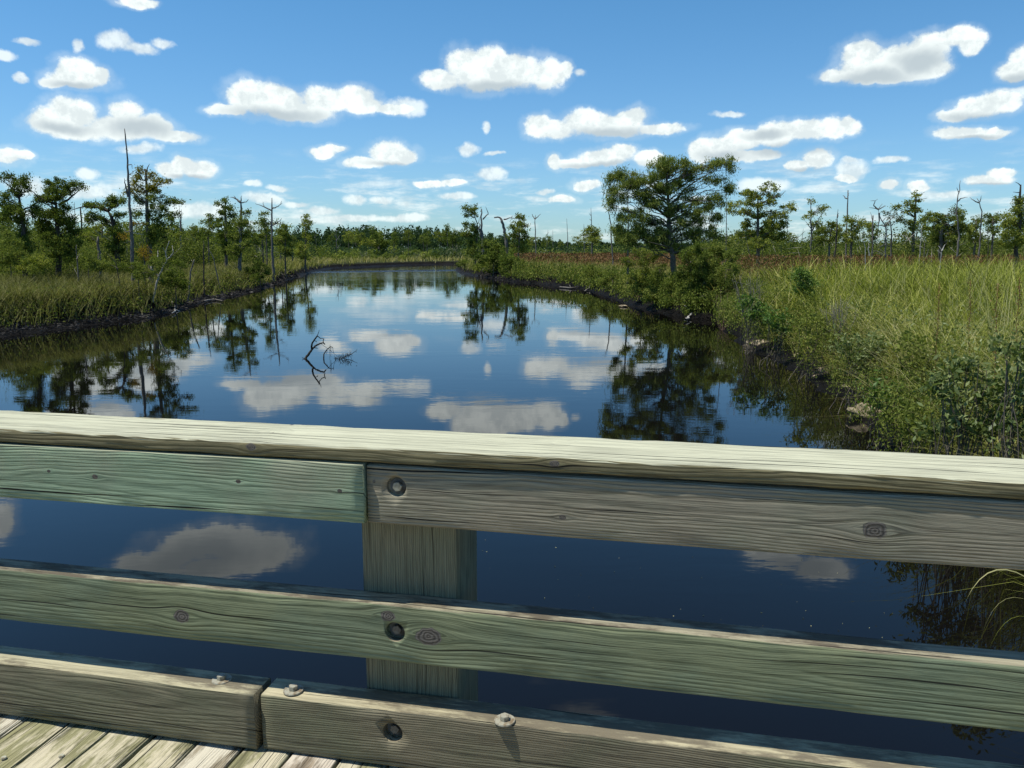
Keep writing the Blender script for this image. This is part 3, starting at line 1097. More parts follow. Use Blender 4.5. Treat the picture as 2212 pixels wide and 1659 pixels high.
def snag(label, Y, trunk, r0, bare=(), bark=None, name='dead_tree', cat='dead tree', group=None, taper=0.25, twigs=0):
    NTREE[0] += 1
    rng = np.random.default_rng(5000 + NTREE[0])
    Y = dry(trunk[0][0], Y)
    foot = at(trunk[0][0], trunk[0][1], Y)
    gz_ = float(land_z(foot[0], foot[1])[0])
    foot = np.array([foot[0], Y, min(foot[2], gz_) - 0.05])
    tb = Tubes()
    P = [foot] + [at(t[0], t[1], Y + (t[2] if len(t) > 2 else 0)) for t in trunk[1:]]
    n = max(8, len(P) * 4)
    P, R = resample(P, np.linspace(1, taper, len(P)) * r0 * (0.46 if Y < 72 and foot[0] > 0 else 0.62), n)
    R[0] *= 1.3
    R *= rng.uniform(0.85, 1.12, n)
    P[1:, :2] += rng.normal(0, r0 * 0.14, (n - 1, 2))
    tb.add(P, R, 8)
    for (pts, r1) in bare:
        q = [at(p[0], p[1], Y + (p[2] if len(p) > 2 else rng.uniform(-.3, .3))) for p in pts]
        q, rr_ = resample(q, np.linspace(r1, max(0.008, 0.3 * Y / 1736), len(q)), max(5, len(q) * 3))
        q[1:-1] += rng.normal(0, r1 * 0.35, (len(q) - 2, 3))
        tb.add(q, rr_, 5)
    for k in range(twigs):
        i_ = rng.integers(n // 3, n)
        ln = rng.uniform(0.25, 0.8) * Y / 50
        e = P[i_] + np.array([rng.choice((-1, 1)) * ln, rng.uniform(-.5, .5) * ln, rng.uniform(-0.2, 0.6) * ln])
        tb.add(curve(P[i_], e, 4, jit=ln * .08, rng=rng), np.linspace(0.018 + Y * 0.0002, 0.006 + Y * 0.0001, 4), 4)
    o = tb.build(name, bark or SNAG, None, foot)
    o.location = tuple(foot)
    tag(o, label, cat, group)
    return o



# ------------------------------------------------------------------ grasses (stuff)
def px_of(x, y):
    return CX + F * x / y


def sample_land(n, y0, y1, seed, keep, xw=0.92, dmin=0.6):
    """points on land, denser near the bridge; keep(x, y, d, px) -> probability"""
    rng = np.random.default_rng(seed)
    xs, ys, ds = [], [], []
    got = 0
    for _ in range(60):
        m = 60000
        y = y0 * (y1 / y0) ** rng.random(m)
        x = (rng.random(m) * 2 - 1) * (xw * y + 5.0)
        d = river_d(x, y)
        k = (d > dmin) & (rng.random(m) < keep(x, y, d, px_of(x, y)))
        xs.append(x[k]); ys.append(y[k]); ds.append(d[k])
        got += k.sum()
        if got >= n:
            break
    return np.concatenate(xs)[:n], np.concatenate(ys)[:n], np.concatenate(ds)[:n]


def blades(name, label, x, y, d, h, w, bend, mat, seed, tint=None, spread=0.12, lean=0.25, levels=4, hang=None):
    rng = np.random.default_rng(seed)
    n = len(x)
    z0 = land_z(x, y, d) - 0.04
    ang = rng.uniform(0, 2 * math.pi, n)
    # tufts lean out over the water at the edge
    ln = lean * (0.4 + rng.random(n))
    dx, dy = np.cos(ang) * ln, np.sin(ang) * ln
    bd = bend * rng.uniform(0.3, 1.3, n)
    ts = np.linspace(0, 1, levels)
    wa = ang + math.pi / 2 + rng.normal(0, 0.5, n)
    wx, wy = np.cos(wa), np.sin(wa)
    V = np.zeros((n, levels * 2, 3), np.float32)
    for i, t in enumerate(ts):
        cx = x + (dx * t + np.cos(ang) * bd * t * t) * h
        cy = y + (dy * t + np.sin(ang) * bd * t * t) * h
        cz = z0 + h * (t - 0.55 * bd * t ** 3)
        ww = w * (1.0 - 0.85 * t ** 1.8) * 0.5
        V[:, 2 * i] = np.stack([cx - wx * ww, cy - wy * ww, cz], -1)
        V[:, 2 * i + 1] = np.stack([cx + wx * ww, cy + wy * ww, cz], -1)
    b = np.arange(n)[:, None] * (levels * 2)
    Q = np.concatenate([b + np.array([2 * i, 2 * i + 1, 2 * i + 3, 2 * i + 2])[None] for i in range(levels - 1)])
    if tint is None:
        tint = np.clip(rng.normal(0.5, 0.2, n) + 0.18 * snoise(x, y, 0.5, 7), 0, 1)
    o = np_mesh(name, V.reshape(-1, 3), [Q], mat, tint=np.repeat(tint, levels * 2))
    tag(o, label, None, None, 'stuff')
    return o


G_lush = leaf_mat('grass_lush', [(0.0, (0.035, 0.05, 0.012)), (0.35, (0.135, 0.165, 0.03)), (0.7, (0.33, 0.355, 0.07)), (1.0, (0.66, 0.62, 0.22))], 0.35, 0.0)
G_sedge = leaf_mat('grass_sedge', [(0.0, (0.04, 0.045, 0.016)), (0.45, (0.125, 0.13, 0.045)), (1.0, (0.36, 0.33, 0.15))], 0.3)
G_mix = leaf_mat('grass_marsh', [(0.0, (0.06, 0.08, 0.022)), (0.5, (0.20, 0.20, 0.06)), (1.0, (0.44, 0.38, 0.16))], 0.3)
G_dry = leaf_mat('grass_dry', [(0.0, (0.20, 0.20, 0.08)), (0.5, (0.36, 0.35, 0.15)), (1.0, (0.55, 0.50, 0.27))], 0.25)
G_rust = leaf_mat('seed_heads', [(0.0, (0.06, 0.03, 0.016)), (0.5, (0.19, 0.10, 0.05)), (1.0, (0.33, 0.22, 0.11))], 0.2)
G_dead = leaf_mat('dead_stems', [(0.0, (0.10, 0.07, 0.045)), (0.5, (0.20, 0.15, 0.10)), (1.0, (0.36, 0.30, 0.22))], 0.2)

sm = lambda v, a, b: np.clip((v - a) / (b - a), 0, 1)
# lush cut-grass on the right bank near the bridge
x, y, d = sample_land(84000, 7.5, 46, 11, lambda x, y, d, px: (x > 0) * (0.25 + 0.75 * sm(d, 0.8, 2.5)) * np.where((px > 1640) | (y < 26), 1.0, 0.25))
h = 1.35 + 1.25 * sm(d, 1.0, 5.5) * sm(y, 10, 22) + 0.20 * snoise(x, y, 0.7, 2) + 0.22 * snoise(x, y, 2.6, 5)
h = h * np.random.default_rng(1).uniform(0.45, 1.1, len(x))
blades('lush_grass', 'tall bright green arching marsh grass covering the right bank near the bridge', x, y, d, h, np.clip(y * 0.0014, 0.016, 0.06), 0.62, G_lush, 21, lean=0.25, tint=np.clip(np.random.default_rng(8).normal(0.47, 0.25, len(x)) + 0.20 * snoise(x, y, 1.3, 7) + 0.16 * snoise(x, y, 0.4, 2), 0, 1))
# dry yellow blades among it
x, y, d = sample_land(22000, 7.5, 34, 12, lambda x, y, d, px: (x > 0) * np.where(px > 1850, 1.0, 0.3))
blades('dry_grass', 'yellow dry grass blades crossing each other on the near right bank', x, y, d, np.random.default_rng(2).uniform(0.9, 1.9, len(x)), np.clip(y * 0.0009, 0.010, 0.03), 0.6, G_dry, 22, lean=0.5)
x, y, d = sample_land(24000, 7.0, 26, 112, lambda x, y, d, px: (x > 0) * (0.4 + 0.6 * (snoise(x, y, 1.1, 3) > -0.1)) * np.where(y < 16, 1.0, 0.5))
specks_later = (x, y, d)
x, y, d = sample_land(2600, 9, 45, 113, lambda x, y, d, px: (x > 0) * (d > 2) * (snoise(x, y, 0.8, 4) > 0.0))
blades('tan_seed_stalks', 'tall tan seed stalks rising above the bright grass of the right bank', x, y, d, np.random.default_rng(7).uniform(1.9, 2.75, len(x)), np.clip(y * 0.0007, 0.008, 0.02), 0.25, G_dry, 122, lean=0.15)
# blades leaning out over the water
x, y, d = sample_land(5200, 7.0, 60, 13, lambda x, y, d, px: (x > 0) * (d < 1.9) * 1.0)
blades('bank_edge_grass', 'grass blades drooping over the water along the right bank edge', x, y, d, np.random.default_rng(3).uniform(0.6, 1.3, len(x)), np.clip(y * 0.0010, 0.010, 0.05), 0.85, G_mix, 23, lean=0.5)
# khaki sedge on the left bank
x, y, d = sample_land(108000, 26, 95, 14, lambda x, y, d, px: (x < -8) * (0.15 + 0.85 * sm(d, 1.0, 2.2)) * (1 - 0.85 * sm(d, 9, 20)))
h = (1.15 + 0.35 * sm(d, 1, 5) + 0.2 * snoise(x, y, 0.6, 4) + 0.2 * snoise(x, y, 2.2, 4)) * np.random.default_rng(4).uniform(0.55, 1.1, len(x))
blades('sedge', 'khaki green sedge growing thickly along the top of the left bank', x, y, d, h, np.clip(y * 0.0010, 0.03, 0.1), 0.45, G_sedge, 24, lean=0.25)
# mixed marsh grass everywhere else
x, y, d = sample_land(150000, 30, 240, 15, lambda x, y, d, px: np.where(x > 0, (0.35 + 0.65 * sm(d, 0.8, 2.0)), 0.5 * (y > 75)) * np.where(y > 170, 0.8, 1))
h = (1.62 + 0.25 * snoise(x, y, 0.3, 6) + 0.2 * snoise(x, y, 1.3, 6)) * np.random.default_rng(5).uniform(0.5, 1.1, len(x)) * (0.75 + 0.25 * sm(d, 1, 4))
ti = np.clip(np.random.default_rng(6).normal(0.52, 0.22, len(x)) + 0.15 * snoise(x, y, 0.2, 3) + 0.3 * sm(y, 150, 190), 0, 1)
blades('marsh_grass', 'mixed green marsh grass on both banks further up the river', x, y, d, h, np.clip(y * 0.0011, 0.04, 0.28), 0.4, G_mix, 25, tint=ti, levels=3)


def specks(name, label, x, y, d, zlo, zhi, L, wr, mat, seed, mode='up'):
    rng = np.random.default_rng(seed)
    z = land_z(x, y, d) + rng.uniform(zlo, zhi, len(x))
    V, Q = leaves(np.stack([x, y, z], -1), L, wr, rng, mode)
    o = np_mesh(name, V, [Q], mat, tint=np.repeat(np.clip(rng.normal(.46, .2, len(x)) + .26 * snoise(x, y, 1.4, seed), 0, 1), 4))
    tag(o, label, None, None, 'stuff')


x, y, d = sample_land(84000, 40, 190, 16, lambda x, y, d, px: np.where(x > 0, sm(d, 3.5, 9) * 0.9, 0.14 * (d > 14) * (y > 60)) * (0.35 + 0.65 * (snoise(x, y, 0.22, 9) > -0.25)) * np.where((px > 1900) & (y < 55), 0.5, 1.0))
specks('rust_seed_heads', 'rust brown seed heads over the marsh grass behind the right bank', x, y, d, 1.0, 2.25, np.clip(y * 0.0040, 0.14, 0.55), 0.24, G_rust, 31)
x, y, d = specks_later
specks('leafy_weeds', 'leafy green weeds filling the grass of the near right bank', x, y, d, 0.05, 1.25, np.clip(y * 0.006, 0.06, 0.11), 0.38, FOL['broad'], 35, 'rand')
# low dark leafy undergrowth under the grass, both banks
x, y, d = sample_land(110000, 8, 110, 17, lambda x, y, d, px: np.where(x > 0, 1.0, 0.8) * (d < 9) * 1.0, dmin=0.35)
specks('leafy_undergrowth', 'low leafy weeds filling the foot of the grass along both banks', x, y, d, 0.0, 0.95, np.clip(y * 0.0034, 0.06, 0.22), 0.42, FOL['mid'], 32, 'rand')
x, y, d = sample_land(52000, 11, 125, 117, lambda x, y, d, px: (x > 0) * (d < 1.3) * (0.12 + 0.88 * (snoise(x, y, 0.9, 12) > 0.0)) * np.where(y < 34, 0.45, 1.0), dmin=-0.45)
specks('bank_fringe', 'leafy fringe hanging over the water from the right bank', x, y, d, 0.45, 1.35, np.clip(y * 0.0032, 0.06, 0.3), 0.40, FOL['mid'], 36, 'hang')
x, y, d = sample_land(9000, 8, 60, 18, lambda x, y, d, px: (x > 0) * (d < 2.6) * 1.0)
specks('bank_roots_litter', 'brown dead stems and litter along the right bank edge', x, y, d, -0.25, 0.35, np.clip(y * 0.012, 0.12, 0.5), 0.07, G_dead, 33, 'rand')
x, y, d = sample_land(9000, 28, 110, 19, lambda x, y, d, px: (x < 0) * (d < 1.3) * 1.0, dmin=0.05)
specks('left_bank_litter', 'pale broken stems lying on the dark mud of the left bank', x, y, d, 0.0, 0.10, np.clip(y * 0.006, 0.12, 0.5), 0.14, leaf_mat('mud_litter', [(0.0, (0.02, 0.018, 0.016)), (0.6, (0.07, 0.065, 0.06)), (1.0, (0.22, 0.20, 0.18))], 0.0), 34, 'flat')


# far scrub: thousands of low bushes nobody could count
def scrub(name, label, n, y0, y1, seed, keep, hmin, hmax, mat, per=70):
    rng = np.random.default_rng(seed)
    x, y, d = sample_land(n, y0, y1, seed, keep)
    n = len(x)
    hh = rng.uniform(hmin, hmax, n) * (0.8 + 0.3 * snoise(x, y, 0.1, 3))
    k = np.repeat(np.arange(n), per)
    m = len(k)
    u = rng.normal(0, 1, (m, 3))
    u /= np.linalg.norm(u, axis=1)[:, None]
    u *= rng.uniform(0.3, 1, (m, 1)) ** 0.4
    r = hh * rng.uniform(0.35, 0.7, n)
    C = np.stack([x[k] + u[:, 0] * r[k], y[k] + u[:, 1] * r[k], 0.75 + hh[k] * (0.5 + 0.5 * u[:, 2])], -1)
    C += rng.normal(0, 0.12, C.shape)
    T = np.clip(rng.normal(0.5, 0.22, n)[k] + rng.normal(0, 0.13, m), 0, 1)
    V, Q = leaves(C, np.clip(y[k] * 0.0028, 0.12, 1.8) * rng.uniform(.6, 1.3, m), 0.5, rng)
    o = np_mesh(name, V, [Q], mat, tint=np.repeat(T, 4))
    tag(o, label, None, None, 'stuff')


fx = lambda x, y, px: np.where(x < -6, (y > 48), np.where(px < 1500, y > 120, y > 72))
scrub('scrub', 'mixed green scrub of bushes spread over the marsh behind both banks', 2900, 46, 380, 41, lambda x, y, d, px: fx(x, y, px) * (d > 9) * (0.4 + 0.6 * (snoise(x, y, 0.12, 4) > -0.3)), 1.6, 4.6, FOL['mid'], 120)
scrub('grey_scrub', 'grey green half bare scrub among the greener bushes of the marsh', 1250, 50, 380, 42, lambda x, y, d, px: fx(x, y, px) * (d > 9) * 1.0, 1.6, 4.4, FOL['grey'], 80)
scrub('dark_scrub', 'dark green bushes massed low in the distance in front of the forest', 2000, 62, 420, 43, lambda x, y, d, px: fx(x, y, px) * (d > 14) * 1.0, 2.4, 5.6, FOL['far'], 110)


scrub('left_thicket', 'tall dense green thicket behind the sedge of the left bank', 1150, 45, 125, 44, lambda x, y, d, px: (x < 0) * (d > 7) * (0.5 + 0.5 * (snoise(x, y, 0.3, 8) > -0.2)), 2.4, 6.4, FOL['thicket'], 420)
scrub('left_dark_thicket', 'darker green bushes standing inside the tall thicket of the left bank', 650, 46, 125, 45, lambda x, y, d, px: (x < 0) * (d > 8) * 1.0, 2.2, 6.2, FOL['dark'], 300)
scrub('right_thicket', 'tall dense green thicket beyond the rust coloured grass on the right', 860, 68, 135, 46, lambda x, y, d, px: (px > 1520) * (d > 7) * (0.5 + 0.5 * (snoise(x, y, 0.3, 8) > -0.2)), 2.0, 5.4, FOL['thicket'], 380)
scrub('right_dark_thicket', 'darker green bushes inside the thicket beyond the rust coloured grass', 480, 68, 135, 47, lambda x, y, d, px: (px > 1520) * (d > 8) * 1.0, 2.0, 5.2, FOL['dark'], 260)


x, y, d = sample_land(3400, 48, 150, 48, lambda x, y, d, px: (d > 6) * np.where(x < 0, 1.0, (px > 1480) & (y > 62)))
specks('bare_twigs', 'pale bare twigs and dead stems scattered through the scrub', x, y, d, 0.6, 3.9, np.random.default_rng(9).uniform(0.8, 2.4, len(x)), 0.024, leaf_mat('bare_twig', [(0.0, (0.14, 0.12, 0.10)), (0.5, (0.28, 0.26, 0.22)), (1.0, (0.50, 0.47, 0.41))], 0.0), 37)


def forest():
    rng = np.random.default_rng(51)
    X, Y, Hh = [], [], []
    for k in range(1900):
        px = rng.uniform(-500, 2700)
        base = 400 if px < 1020 else 400 + (px - 1020) * 2.1
        base = min(base, 950)
        yy = base * rng.uniform(0.95, 1.45)
        X.append((px - CX) / F * yy)
        Y.append(yy)
        Hh.append(rng.uniform(9.5, 14.0) + (2.0 if 640 < px < 1000 else 0))
    X, Y, Hh = map(np.array, (X, Y, Hh))
    per = 130
    k = np.repeat(np.arange(len(X)), per)
    m = len(k)
    u = rng.normal(0, 1, (m, 3))
    u /= np.linalg.norm(u, axis=1)[:, None]
    u *= rng.uniform(0.2, 1, (m, 1)) ** 0.4
    r = rng.uniform(2.2, 4.2, len(X))
    ch = Hh * rng.uniform(0.62, 0.9, len(X))
    taper = 1 - 0.45 * np.clip(u[:, 2], 0, 1)
    C = np.stack([X[k] + u[:, 0] * r[k] * taper, Y[k] + u[:, 1] * r[k] * taper, 0.8 + Hh[k] - ch[k] * 0.5 * (1 - u[:, 2])], -1)
    C += rng.normal(0, 0.35, C.shape)
    T = np.clip(rng.normal(0.45, 0.2, len(X))[k] + rng.normal(0, 0.13, m), 0, 1)
    V1, Q1 = leaves(C, Y[k] * 0.0030 * rng.uniform(.6, 1.3, m), 0.6, rng)
    tb = Tubes()
    for i_ in range(0, len(X)):
        tb.add([(X[i_], Y[i_], 0.5), (X[i_], Y[i_], 0.8 + Hh[i_] * 0.75)], [0.22, 0.12], 4, cap=False)
    Vt = np.concatenate(tb.V)
    Qt = np.concatenate(tb.Q) + len(V1)
    o = np_mesh('forest', np.concatenate([V1, Vt]), [Q1, Qt], FOL['far'], tint=np.concatenate([np.repeat(T, 4), np.full(len(Vt), 0.1)]))
    tag(o, 'dark green far off forest along the horizon beyond the marsh', None, None, 'stuff')


forest()

# ------------------------------------------------------------------ trees on the left bank
TL = 'living trees of the left bank'
tree('cypress_tree', 'vine clad cypress with splayed tufted top at the left edge of the photo', 'tree', 46,
     [(51, 590), (51, 527), (45, 450), (42, 427)], 0.20,
     [(9,383,12,7),(22,380,8,5),(54,386,11,8),(54,397,9,9),(33,397,11,11),(37,414,14,11),(59,409,8,6),(6,425,16,11),(19,444,20,12),(37,453,23,12),(74,444,11,7),(70,462,18,7),(12,465,20,12),(43,470,15,13),(47,489,13,17),(51,512,14,18),(54,532,16,18)],
     'dark', group=None, bark=BARKD, bare=[([(42, 430, 0), (25, 405, 0), (0, 385, .3)], .07), ([(48, 455, 0), (70, 446, .2), (86, 430, .4)], .06)])
tree('cypress_tree', 'broad umbrella topped cypress with two raised limbs, second big tree from the left', 'tree', 48,
     [(124, 582), (124, 512), (123, 465), (121, 434)], 0.22,
     [(109,395,12,7),(129,392,12,7),(130,408,24,12),(112,408,15,11),(148,408,16,11),(166,397,12,7),(176,402,8,7),(96,423,17,8),(109,431,14,9),(129,424,19,9),(88,434,10,7),
      (140,447,12,9),(101,456,20,13),(117,458,17,13),(93,475,17,16),(137,471,17,18),(155,478,13,13),(101,496,20,20),(140,504,28,24),(109,520,23,20),(148,531,26,20),(132,551,28,18)],
     'dark', bark=BARKD, bare=[([(121, 442, 0), (87, 428, -.3), (64, 408, -.6)], .08), ([(127, 443, 0), (155, 426, .3), (174, 408, .5)], .085)])
tree('cypress_tree', 'leaning cypress whose mossy top limb arches over to the left', 'tree', 56,
     [(257, 551), (249, 496), (242, 465), (233, 457)], 0.24,
     [(186,440,13,5),(199,444,13,6),(217,447,13,6),(233,443,14,7),(249,430,14,8),(241,436,15,8),(264,434,11,7),(259,465,13,9),(202,465,13,9),(194,473,13,9),(225,475,16,8),(249,492,16,14),(255,512,16,19),(252,535,18,18)],
     'dark', bark=BARKD, bare=[([(233, 456, 0), (202, 445, -.2), (176, 448, -.4), (145, 456, -.5)], .10)])
tree('small_tree', 'small pale green tree standing beneath the arching limb on the left', 'tree', 62,
     [(222, 556), (221, 510), (222, 486)], 0.10, [(225,487,12,7),(212,497,14,8),(232,503,12,9),(180,507,16,9),(198,513,17,11),(222,522,18,14),(208,540,22,14)], 'light', cover=2.5)
tree('bald_cypress', 'cypress with golden yellow upper branches just right of the tall bare snag', 'tree', 49,
     [(324, 574), (320, 498), (317, 435), (316, 366)], 0.21,
     [(305,369,10,7),(327,379,13,7),(298,385,12,7),(346,391,17,6),(364,391,9,4),(289,395,11,5),(320,404,18,8),(272,412,13,5),(295,413,17,6),(336,410,15,7)],
     'yellow', cover=2.9, bare=[([(316, 372, 0), (323, 354, .1)], .05)],
     extra_leaf=('dark', [(302,432,19,9),(339,429,23,9),(368,435,17,7),(393,437,8,6),(346,448,25,9),(377,464,10,6),(339,467,25,10),(295,461,17,8),(349,486,20,9),(320,498,15,15),(345,506,18,10),(326,520,16,14)]))
tree('golden_shrub', 'orange yellow shrub at the foot of the golden topped cypress', 'shrub', 46,
     [(311, 588), (311, 560), (310, 545)], 0.06, [(302,483,15,5),(267,511,13,5),(310,541,15,9),(317,556,17,10)], 'orange', cover=1.6)
tree('cypress_tree', 'dense dark pointed tree just left of the snag with a crooked bare crown', 'tree', 78,
     [(487, 556), (487, 467), (487, 429)], 0.2, [(485,433,9,6),(471,440,8,4),(493,448,15,7),(481,460,15,7),(500,464,11,7),(481,479,18,11),(490,505,22,15),(481,530,20,17)], 'dark')
tree('small_tree', 'slim green tree with a flat tufted head left of the dense pointed tree', 'tree', 84,
     [(450, 552), (450, 510), (452, 470)], 0.10, [(452,470,12,6),(449,481,13,6),(458,489,8,6),(446,500,10,8)], 'mid')
tree('half_dead_tree', 'half dead tree with crooked bare crown above thick green lower foliage', 'tree', 74,
     [(515, 564), (520, 498), (520, 448), (520, 435)], 0.22, [(531,460,9,7),(515,479,17,9),(531,486,15,9),(515,505,21,13),(528,523,19,13),(509,539,18,13)], 'mid', bark=SNAG,
     bare=[([(520, 437, 0), (509, 427.6, 0), (497, 426, .2)], .12), ([(520, 435, 0), (522, 423, 0)], .07), ([(520, 438, 0), (532, 437, .2), (537, 430, .2)], .06), ([(509, 427, 0), (505, 423, 0)], .04)])
tree('small_tree', 'small layered tree directly left of the bare forked snag', 'tree', 92,
     [(576, 560), (575, 510), (571, 462)], 0.10, [(572,463,10,4),(568,475,11,4),(573,486,12,5),(576,498,12,5),(570,510,12,7)], 'mid')
tree('small_tree', 'bushy tree directly right of the bare forked snag', 'tree', 96,
     [(616, 565), (616, 520), (616, 488)], 0.14, [(618,490,10,5),(607,498,13,7),(621,508,13,8),(610,521,18,11),(616,540,16,10)], 'mid', bare=[([(616, 490, 0), (610, 478, 0)], .05)])
tree('slender_cypress', 'slender narrow cypress with ragged tiers standing alone before the far bend', 'tree', 112,
     [(659, 569), (660, 516), (662, 461)], 0.18, [(663,469,7,4),(658,477,8,4),(667,482,9,4),(655,487,8,3),(663,492,9,4),(663,506,12,6),(666,514,11,6),(658,532,13,7),(652,543,13,7),(660,553,12,6)], 'light')
for args in [
 ('light green bush at the left edge below the vine clad cypress', 44, [(22, 596), (22, 560)], [(25,522,24,20),(18,548,30,22),(40,560,24,16)], 'mid'),
 ('yellowish low bush between the two big cypresses on the left', 43, [(72, 598), (72, 575)], [(62,565,22,12),(86,562,20,12),(74,577,28,10)], 'light'),
 ('green bush right of the umbrella topped cypress', 44, [(190, 592), (190, 570)], [(186,553,20,16),(204,570,18,14),(232,573,20,12)], 'mid'),
 ('dark bush on the bank top behind the pale forked branch', 44, [(378, 628), (378, 595)], [(377,582,28,18),(366,604,24,16),(392,612,16,14)], 'dark'),
 ('green bush below the tall bare snag', 44, [(298, 604), (298, 580)], [(282,578,24,13),(314,588,26,14),(345,566,20,12)], 'mid'),
 ('bush at the water edge beneath the half dead tree', 62, [(562, 606), (562, 580)], [(546,584,15,12),(560,571,15,11),(574,584,12,9),(556,597,16,8)], 'dark'),
]:
    tree('shrub', args[0], 'shrub', args[1], args[2], 0.05, args[3], args[4], cover=2.9)

# snags on the left
snag('very tall bare grey snag rising above every other tree on the left', 46, [(284, 572), (283, 498), (281, 451), (278, 410), (276, 357), (273, 316), (268.6, 278)], 0.17,
     [([(276, 425), (270, 402), (268.5, 385)], .07), ([(276, 357), (284, 355), (286, 365)], .03), ([(279, 378), (292, 368)], .02), ([(272, 322), (277, 325)], .03), ([(283, 500), (266, 501)], .04), ([(283, 522), (268, 524)], .035)], taper=0.22)
snag('bare grey snag with forked antler like top limbs, left of the slender cypress', 86, [(589, 570), (587.6, 516), (586.8, 450), (588, 427.6)], 0.24,
     [([(587, 455), (570, 447), (551, 439.5)], .09), ([(570, 447), (568, 435.6)], .05), ([(587.6, 450), (599.5, 446), (610, 439.5)], .08), ([(606, 442), (608, 434)], .04), ([(587.6, 487), (602, 479), (609, 471)], .08), ([(586, 482), (576, 471)], .07)])
snag('pale forked dead branch leaning from the edge of the left bank', 42, [(327, 636), (342.5, 596), (355, 573), (361, 564), (358, 545), (366, 520)], 0.085,
     [([(342.5, 596), (327, 581), (327, 571)], .05), ([(353, 572), (341, 555), (341, 541)], .04), ([(361, 562), (374, 545), (372, 530)], .035), ([(360, 552), (352, 535)], .025)], bark=SNAGW, name='dead_branch', cat='dead branch')
snag('grey leaning stump pole right of the pale forked branch', 48, [(403, 624), (412, 588), (419.5, 561)], 0.10, [], taper=0.5)
snag('thin dark crooked dead stem below the tall snag', 43, [(261, 604), (251, 567), (232.5, 548)], 0.05, [([(256, 580), (240, 572)], .025)], bark=BARKD)
snag('dead stem leaning left between the dark snag and the dense pointed tree', 60, [(474, 572), (460, 552), (446, 533)], 0.08, [])
snag('short straight dark snag in the gap right of the golden cypress', 55, [(437, 585), (440, 540), (440, 520)], 0.10, [], bark=BARKD)
snag('stout grey snag half hidden under the arching limb', 50, [(214, 570), (213, 540), (211, 512)], 0.17, [], taper=0.6)
snag('thin grey snag at the right foot of the umbrella topped cypress', 44, [(167, 590), (166, 556), (165, 529)], 0.08, [([(166, 560), (172, 548)], .03)])
snag('thin twin snag showing above the scrub right of the golden cypress', 85, [(390, 545), (389, 498), (388, 448)], 0.12, [([(390, 500), (392, 452)], .08)])
snag('dark broken snag seen under the arching limb, thicker of two', 75, [(178, 540), (176, 485), (174, 447)], 0.16, [], bark=BARKD, taper=0.55)
snag('thin bare pole above the scrub left of the arching limb', 92, [(163, 540), (162, 480), (161, 437)], 0.11, [])
snag('bare forked far snag on the bank of the far bend', 190, [(725, 562), (727, 530), (726, 498)], 0.22, [([(727, 520), (735, 508)], .12), ([(726, 512), (720, 503)], .10), ([(728, 536), (737, 527)], .09)])
snag('single bare pole rising over the far forest right of centre of the bend', 300, [(818, 545), (818, 515), (819, 487)], 0.35, [])
tree('far_tree', 'broad dark tree in front of the far forest below the single bare pole', 'tree', 270, [(820, 558), (820, 530), (819, 508)], 0.35, [(819,508,10,6),(812,519,13,8),(828,522,12,9),(818,533,15,9)], 'dark')
tree('far_tree', 'pale green spreading tree before the far forest, left of the broad dark tree', 'tree', 260, [(790, 558), (790, 535), (791, 522)], 0.25, [(784,521,10,5),(798,523,9,5),(791,531,14,7)], 'light')

# ------------------------------------------------------------------ the point on the right
tree('slim_tree', 'slim tree with tufted crown on the point, left of the stout broken snag', 'tree', 116,
     [(1026, 578), (1029.5, 523), (1031.8, 488), (1027, 470), (1020, 455)], 0.17,
     [(1008.6,449,9,5),(1015.6,456,9,5),(1026,449,6,6),(1011,465,7,4),(1026,463,6,5),(1006,483.5,9,5),(1015.6,493,11,6),(1027,488,9,6),(1008.6,507,12,8),(1022.5,504,11,8),(1022,527,15,13),(1025,546,14,12)], 'mid')
snag('stout broken snag with two spires on the point of the right bank', 112, [(1045.7, 568), (1042, 523), (1041, 483.5), (1038.7, 451)], 0.40,
     [([(1038, 510), (1036, 492), (1035, 469)], .18), ([(1043, 474), (1055, 461.6), (1049, 446.5)], .11)], taper=0.3)
snag('thick snag whose top bends over to the left, on the point', 104, [(1097, 560), (1093, 513.6), (1087, 483.5), (1082.7, 472), (1077, 468.5), (1069, 470)], 0.38,
     [([(1088, 474), (1103.5, 471), (1122, 473)], .10), ([(1103, 471), (1108, 466)], .05)], taper=0.35)
tree('small_tree', 'drooping tree directly right of the snag with the bent top', 'tree', 100,
     [(1120, 570), (1121, 515), (1123, 474)], 0.18,
     [(1124,470,11,6),(1120,481,13,5),(1131,486,10,5),(1108,490.5,13,5),(1122,497,15,6),(1134,500,9,5),(1108,507,12,7),(1127,516,15,12),(1118,534,20,14)], 'mid', mode='hang', bare=[([(1126, 482, 0), (1138, 474, 0)], .05), ([(1128, 492, 0), (1140, 484, 0)], .05)])
for args in [
 ('tall dark bush between the two thick snags on the point', 102, [(1066, 590), (1066, 560)], [(1062,528,22,18),(1056,552,24,20),(1074,545,22,20),(1064,574,26,14)], 'dark'),
 ('dark bush at the water edge under the drooping tree', 96, [(1102, 600), (1102, 580)], [(1094,556,22,20),(1112,566,22,18),(1098,584,26,14),(1116,588,18,10)], 'dark'),
 ('small bright bush at the foot of the stout broken snag', 108, [(1042, 588), (1042, 578)], [(1042,574,13,8),(1030,578,10,7)], 'light'),
 ('low bush at the very tip of the right bank point', 128, [(998, 582), (998, 575)], [(996,570,10,7),(1008,568,12,9),(1018,574,12,8)], 'mid'),
]:
    tree('shrub', args[0], 'shrub', args[1], args[2], 0.07, args[3], args[4], cover=3.1)
